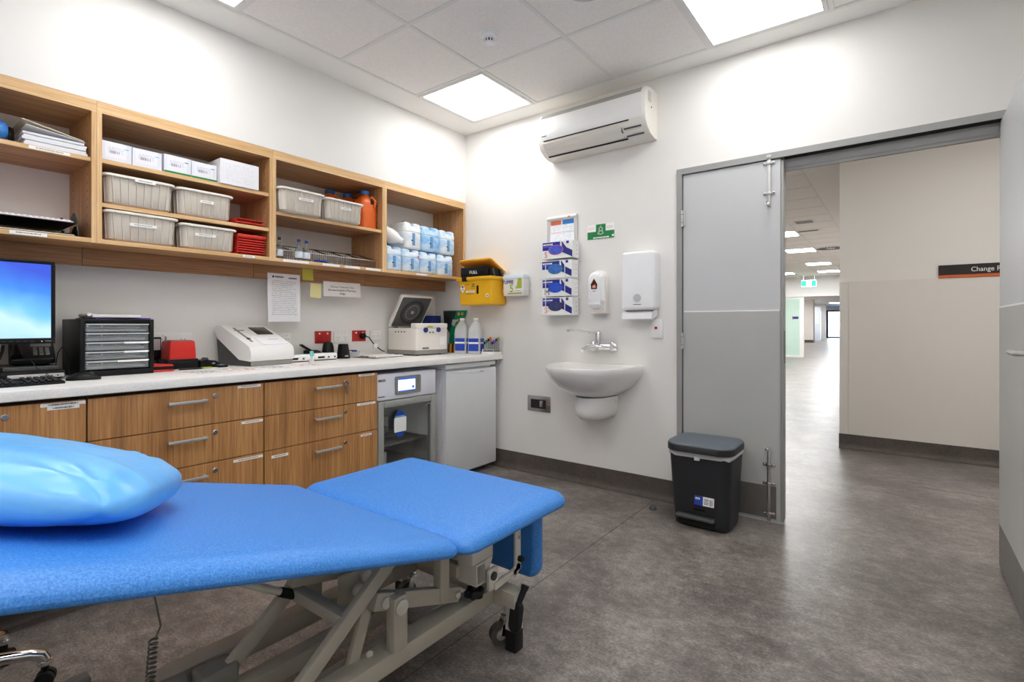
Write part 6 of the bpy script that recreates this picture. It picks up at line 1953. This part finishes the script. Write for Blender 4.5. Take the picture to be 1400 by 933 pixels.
# base: two long beams and two cross feet
bars('base_beam', [((1.745, -1.81, 0.175), (1.745, -3.20, 0.175), 0.068, 0.052), ((1.360, -1.81, 0.175), (1.360, -3.20, 0.175), 0.068, 0.052)])
bars('cross_foot', [((1.250, -1.780, 0.178), (1.868, -1.780, 0.178), 0.058, 0.052), ((1.250, -3.23, 0.178), (1.868, -3.23, 0.178), 0.058, 0.052)])
bars('middle_beam', [((1.535, -2.05, 0.165), (1.535, -3.2, 0.165), 0.05, 0.05)])
bars('inner_rail', [((1.665, -2.10, 0.150), (1.665, -3.2, 0.150), 0.026, 0.05)])
for x in (1.272, 1.845):
    for y in (-1.780, -3.23):
        near = x > 1.5 and y > -2
        B(x - BX - 0.020, x - BX + 0.020, y - BYc - 0.020, y - BYc + 0.020, 0.085, 0.152, bev=0.002).build('foot_post', 'bed_bracket', t)
        B(x - BX - 0.023, x - BX + 0.023, y - BYc - 0.023, y - BYc + 0.023, 0.0005, 0.072, bev=0.004).build('rubber_foot', 'rubber', t)
        B(x - BX - 0.0215, x - BX + 0.0215, y - BYc - 0.0215, y - BYc + 0.0215, 0.070, 0.088, bev=0.001).build('foot_collar', 'bed_bracket', t)
# brake pedal on the near foot
pd = MB().pad(-0.024, 0.024, -0.050, 0.050, -0.012, 0.012, 0.022, 0.009, M=Matrix.Translation(L_(1.868, -1.800, 0.128)) @ Matrix.Rotation(math.radians(14), 4, 'Y') @ Matrix.Rotation(math.radians(78), 4, 'X') @ Matrix.Rotation(0.25, 4, 'Z')).build('brake_pedal', 'rubber', t, angle=50)
MB().tube([L_(1.872, -1.795, 0.165), L_(1.878, -1.770, 0.205), L_(1.880, -1.762, 0.222)], [0.010, 0.011, 0.015], 10).build('brake_lever', 'rubber', pd)
# castors by the feet
def castor(x, y, rz):
    c = MB()
    c.lathe([(0.010, 0.086), (0.018, 0.090), (0.018, 0.100), (0.010, 0.104), (0.010, 0.152)], L_(x, y, 0.0), 'z', 16)
    f = c.build('castor_fork', 'chrome', t)
    d = Vector((math.cos(rz), math.sin(rz), 0))
    n = Vector((-math.sin(rz), math.cos(rz), 0))
    ctr = Vector(L_(x, y, 0.0375)) + d * 0.022
    pl = MB()
    for s in (-1, 1):
        p = Vector(L_(x, y, 0.088)) + n * 0.0175 * s
        pl.bar(p, ctr + n * 0.0175 * s, 0.022, 0.003, 0.001, up=tuple(n))
    pl.bar(Vector(L_(x, y, 0.088)) - n * 0.019, Vector(L_(x, y, 0.088)) + n * 0.019, 0.030, 0.004, 0.001)
    pl.build('fork_plate', 'chrome', f)
    MB().cyl(ctr - n * 0.013, ctr + n * 0.013, 0.0372, n=28).build('castor_wheel', 'wheel_grey', t)
    MB().cyl(ctr - n * 0.0155, ctr + n * 0.0155, 0.018, n=18).build('castor_hub', 'grey_plastic', t)
castor(1.800, -1.768, math.radians(-120))
castor(1.310, -1.768, math.radians(-100))
castor(1.790, -3.17, math.radians(40))
castor(1.330, -3.17, math.radians(120))
# lifting linkage on the near side
bars('lever_arm', [((1.742, -2.295, 0.352), (1.742, -1.955, 0.232), 0.030, 0.048), ((1.372, -2.295, 0.352), (1.372, -1.955, 0.232), 0.030, 0.048)])
bars('upright_post', [((1.768, -2.230, 0.200), (1.768, -2.230, 0.352), 0.050, 0.036), ((1.344, -2.230, 0.200), (1.344, -2.230, 0.352), 0.050, 0.036)])
bars('short_strut', [((1.720, -2.292, 0.345), (1.715, -2.345, 0.185), 0.018, 0.034)])
for p, r in (((1.788, -2.230, 0.322), 0.022), ((1.760, -1.972, 0.238), 0.010), ((1.735, -2.300, 0.205), 0.010)):
    MB().lathe([(r, -0.002), (r, 0.004), (r * 0.75, 0.007), (0.0005, 0.008)], L_(*p), 'x', 20).build('pivot_cap', 'bed_bracket', t)
MB().cyl(L_(1.745, -2.262, 0.340), L_(1.765, -2.262, 0.340), 0.016, n=18).build('pivot_pin', 'bed_bracket', t)
# support column, bracket and clamp
bars('support_column', [((1.745, -2.030, 0.245), (1.745, -2.030, 0.462), 0.040, 0.034), ((1.370, -2.030, 0.245), (1.370, -2.030, 0.462), 0.040, 0.034)])
bars('seat_rail', [((1.745, -2.170, 0.446), (1.745, -1.690, 0.446), 0.045, 0.040), ((1.370, -2.170, 0.446), (1.370, -1.690, 0.446), 0.045, 0.040)])
bars('seat_cross_rail', [((1.372, -2.06, 0.440), (1.742, -2.06, 0.440), 0.040, 0.036), ((1.372, -1.75, 0.440), (1.742, -1.75, 0.440), 0.030, 0.030), ((1.372, -1.94, 0.300), (1.742, -1.94, 0.300), 0.040, 0.040)])
bars('steel_rod', [((1.372, -2.11, 0.405), (1.742, -2.11, 0.405), 0.008, 0.008)], 'brushed', 0.0)
bb = B(0, 0.095, 0, 0.105, 0, 0.125, bev=0.004).build('clamp_block', 'bed_bracket', t, L_(1.715, -1.955, 0.338))
MB().lathe([(0.014, 0.0955), (0.014, 0.099), (0.010, 0.104), (0.0005, 0.105)], (0, 0.072, 0.060), 'x', 6).build('hex_bolt', 'chrome', bb)
MB().lathe([(0.020, 0.0950), (0.020, 0.0965), (0.006, 0.0965)], (0, 0.072, 0.060), 'x', 20).build('washer', 'brushed', bb)
tb = MB()
x0, x1, y0, y1, z0, z1, wl = 0.02, 0.100, 0.012, 0.062, -0.070, 0.0, 0.006
tb.box(x0, x1, y0, y1, z0, z0 + wl)
tb.box(x0, x1, y0, y1, z1 - wl, z1)
tb.box(x0, x1, y0, y0 + wl, z0 + wl, z1 - wl)
tb.box(x0, x1, y1 - wl, y1, z0 + wl, z1 - wl)
tb.build('socket_tube', 'bed_bracket', bb)
MB().prism([(0.062, 0.0), (0.100, 0.0), (0.066, -0.068), (0.062, -0.068)], 'x', 0.03, 0.097).build('gusset', 'bed_bracket', bb)
kn = []
for zz, s in ((-0.118, 0.8), (-0.112, 1.0), (-0.098, 1.0), (-0.092, 0.85)):
    kn.append([(0.070 + s * (0.030 + 0.005 * math.cos(6 * a)) * math.cos(a), 0.037 + s * (0.030 + 0.005 * math.cos(6 * a)) * math.sin(a), zz) for a in [2 * PI * k / 36 for k in range(36)]])
MB().loft(kn).build('clamp_knob', 'rubber', bb, angle=50)
MB().cyl((0.070, 0.037, -0.093), (0.070, 0.037, -0.0705), 0.013, n=14).build('knob_stem', 'rubber', bb)
# swing bracket of the folded leg section
br = MB()
br.bar(L_(1.838, -1.752, 0.258), L_(1.838, -1.752, 0.462), 0.010, 0.030, 0.002, up=(0, 1, 0))
br.bar(L_(1.838, -1.880, 0.252), L_(1.838, -1.760, 0.262), 0.010, 0.024, 0.002)
br.bar(L_(1.838, -1.775, 0.252), L_(1.838, -1.742, 0.280), 0.010, 0.030, 0.002)
br.build('swing_bracket', 'bed_bracket', t)
B(0, 0.012, 0, 0.045, 0, 0.070, bev=0.002).build('swing_plate', 'bed_bracket', t, L_(1.826, -1.905, 0.245))
MB().lathe([(0.014, 0.0), (0.014, 0.006), (0.009, 0.008), (0.0005, 0.008)], L_(1.838, -1.884, 0.290), 'x', 16).build('swing_pivot', 'dark_grey_plastic', t)
MB().lathe([(0.006, 0.0), (0.006, 0.003), (0.0005, 0.004)], L_(1.843, -1.752, 0.375), 'x', 12).build('bracket_screw', 'chrome', t)
MB().lathe([(0.010, 0.0), (0.011, 0.010), (0.006, 0.020), (0.0005, 0.021)], L_(1.843, -1.748, 0.300), 'x', 12).build('bracket_stop', 'rubber', t)
B(-0.010, 0.010, -0.11, 0.0, -0.010, 0.010, bev=0.002).build('hinge_bar', 'bed_bracket', t, L_(1.848, -1.690, 0.456))
# back-rest scissor frame, gas strut
bars('lift_arm', [((1.765, -2.245, 0.462), (1.765, -2.640, 0.165), 0.022, 0.040), ((1.510, -2.275, 0.462), (1.510, -2.640, 0.165), 0.022, 0.040)])
bars('arm_spreader', [((1.515, -2.392, 0.350), (1.765, -2.392, 0.350), 0.034, 0.034)])
bars('back_frame_tube', [((1.520, -2.410, 0.388), (1.520, -2.190, 0.340), 0.036, 0.034)])
bars('back_frame_rail', [((1.745, -2.19, 0.458), (1.745, -3.20, 0.729), 0.030, 0.026), ((1.360, -2.19, 0.458), (1.360, -3.20, 0.729), 0.030, 0.026)])
gs = MB().cyl(L_(1.530, -2.430, 0.365), L_(1.530, -2.860, 0.636), 0.010, n=14).build('gas_strut', 'bed_bracket', t)
MB().cyl(L_(1.530, -2.405, 0.349), L_(1.530, -2.445, 0.374), 0.013, n=14).build('strut_boot', 'rubber', gs)
for p in ((1.60, -2.215, 0.352), (1.62, -2.255, 0.330)):
    MB().lathe([(0.018, 0.0), (0.018, 0.012), (0.013, 0.016), (0.0005, 0.017)], L_(*p), 'x', 18).build('roller', 'bed_bracket', t)
bars('roller_plate', [((1.59, -2.30, 0.33), (1.59, -2.10, 0.33), 0.012, 0.09)])
# actuator
MB().cyl(L_(1.46, -2.66, 0.20), L_(1.46, -3.05, 0.22), 0.035, n=20).build('actuator', 'grey_plastic', t)
MB().pad(-0.035, 0.035, -0.045, 0.045, 0.0, 0.050, 0.010, 0.008).build('motor_box', 'grey_plastic', t, L_(1.50, -2.60, 0.190))
MB().pad(-0.022, 0.022, -0.030, 0.030, 0.0, 0.050, 0.010, 0.008).build('control_box', 'grey_plastic', t, L_(1.30, -2.84, 0.202))
# hanging coiled cable of the hand control
B(-0.020, 0.020, -0.015, 0.015, -0.03, 0.0, bev=0.003).build('cable_socket', 'grey_plastic', t, L_(1.45, -2.745, 0.590))
pts = [L_(1.45, -2.735, 0.575), L_(1.45, -2.722, 0.52), L_(1.45, -2.720, 0.455), L_(1.45, -2.712, 0.405), L_(1.45, -2.706, 0.375), L_(1.45, -2.716, 0.352)]
N = 15
for k in range(N * 10 + 1):
    a = 2 * PI * k / 10
    z = 0.350 - 0.170 * k / (N * 10)
    dr_ = 0.012 * k / (N * 10)
    pts.append(L_(1.45 + 0.009 * math.cos(a), -2.722 - dr_ + 0.009 * math.sin(a), z))
pts.append(L_(1.45, -2.76, 0.165))
MB().tube(pts, 0.0026, 6).build('coiled_cable', 'cable_grey', t)

# ---- pillow
t = thing('pillow', 'pillow in a pale blue plastic cover on the raised couch back', 'pillow', (1.488, -3.046, 0.0))
NX, NY = 100, 130
def pz(u, v):
    fu = max(0.0, 1 - abs(u) ** 2.6)
    fv = max(0.0, 1 - abs(v) ** 3.2)
    return (fu * fv) ** 0.40
random.seed(3)
wr = [(random.uniform(-1, 1), random.uniform(-1, 1), random.uniform(0, PI), random.uniform(0.15, 0.45), random.uniform(-0.007, 0.009)) for _ in range(30)]
for cu_, cv_ in ((1, 1), (1, -1), (-1, 1), (-1, -1)):
    for q_ in range(5):
        a_ = math.atan2(cv_, cu_) + (q_ - 2) * 0.28
        wr.append((cu_ * 0.86 - 0.22 * math.cos(a_), cv_ * 0.88 - 0.22 * math.sin(a_), a_ + PI / 2, random.uniform(0.12, 0.30), random.uniform(0.006, 0.011) * (-1 if q_ % 2 else 1)))
def pil(u, v, top):
    pinch = 1 - 0.085 * (1 - abs(v) ** 2) * abs(u) ** 4
    pinch2 = 1 - 0.07 * (1 - abs(u) ** 2) * abs(v) ** 4
    q5 = max(abs(u), abs(v), 1e-6)
    sq = q5 / (abs(u) ** 4.6 + abs(v) ** 4.6) ** (1 / 4.6) if q5 > 1e-5 else 1.0
    sq = 1 - (1 - sq) * q5 ** 2
    x = 0.245 * u * sq
    y = 0.345 * v * sq
    h = pz(u, v)
    z = (0.072 if top else -0.060) * h
    if top:
        for a, b, c, l, k in wr:
            d = (u - a) * math.cos(c) + (v - b) * math.sin(c)
            e = -(u - a) * math.sin(c) + (v - b) * math.cos(c)
            z += k * math.exp(-(d / 0.050) ** 2 - (e / l) ** 2) * (0.35 + 0.65 * max(abs(u), abs(v)) ** 2) * min(1, h * 1.3)
    else:
        z = max(z, -0.052)
    return (x, y, z)
m = MB()
for top in (True, False):
    g = [[m.bm.verts.new(pil(-1 + 2 * i / NX, -1 + 2 * j / NY, top)) for j in range(NY + 1)] for i in range(NX + 1)]
    for i in range(NX):
        for j in range(NY):
            m.bm.faces.new((g[i][j], g[i + 1][j], g[i + 1][j + 1], g[i][j + 1]))
bmesh.ops.remove_doubles(m.bm, verts=m.bm.verts, dist=0.0002)
me = m.mesh('cover', 70)
plane = lambda y: 0.472 + 0.060 / math.cos(math.radians(15.4)) + (BYc - y) * math.tan(math.radians(15.4)) + 0.002
Mx = Matrix.Rotation(math.radians(-15.4), 4, 'X') @ Matrix.Rotation(math.atan2(-0.549, 0.836), 4, 'Z')
me.transform(Mx)
add('cover', me, 'pillow_film', t, (0, 0, plane(-3.046) + 0.058))
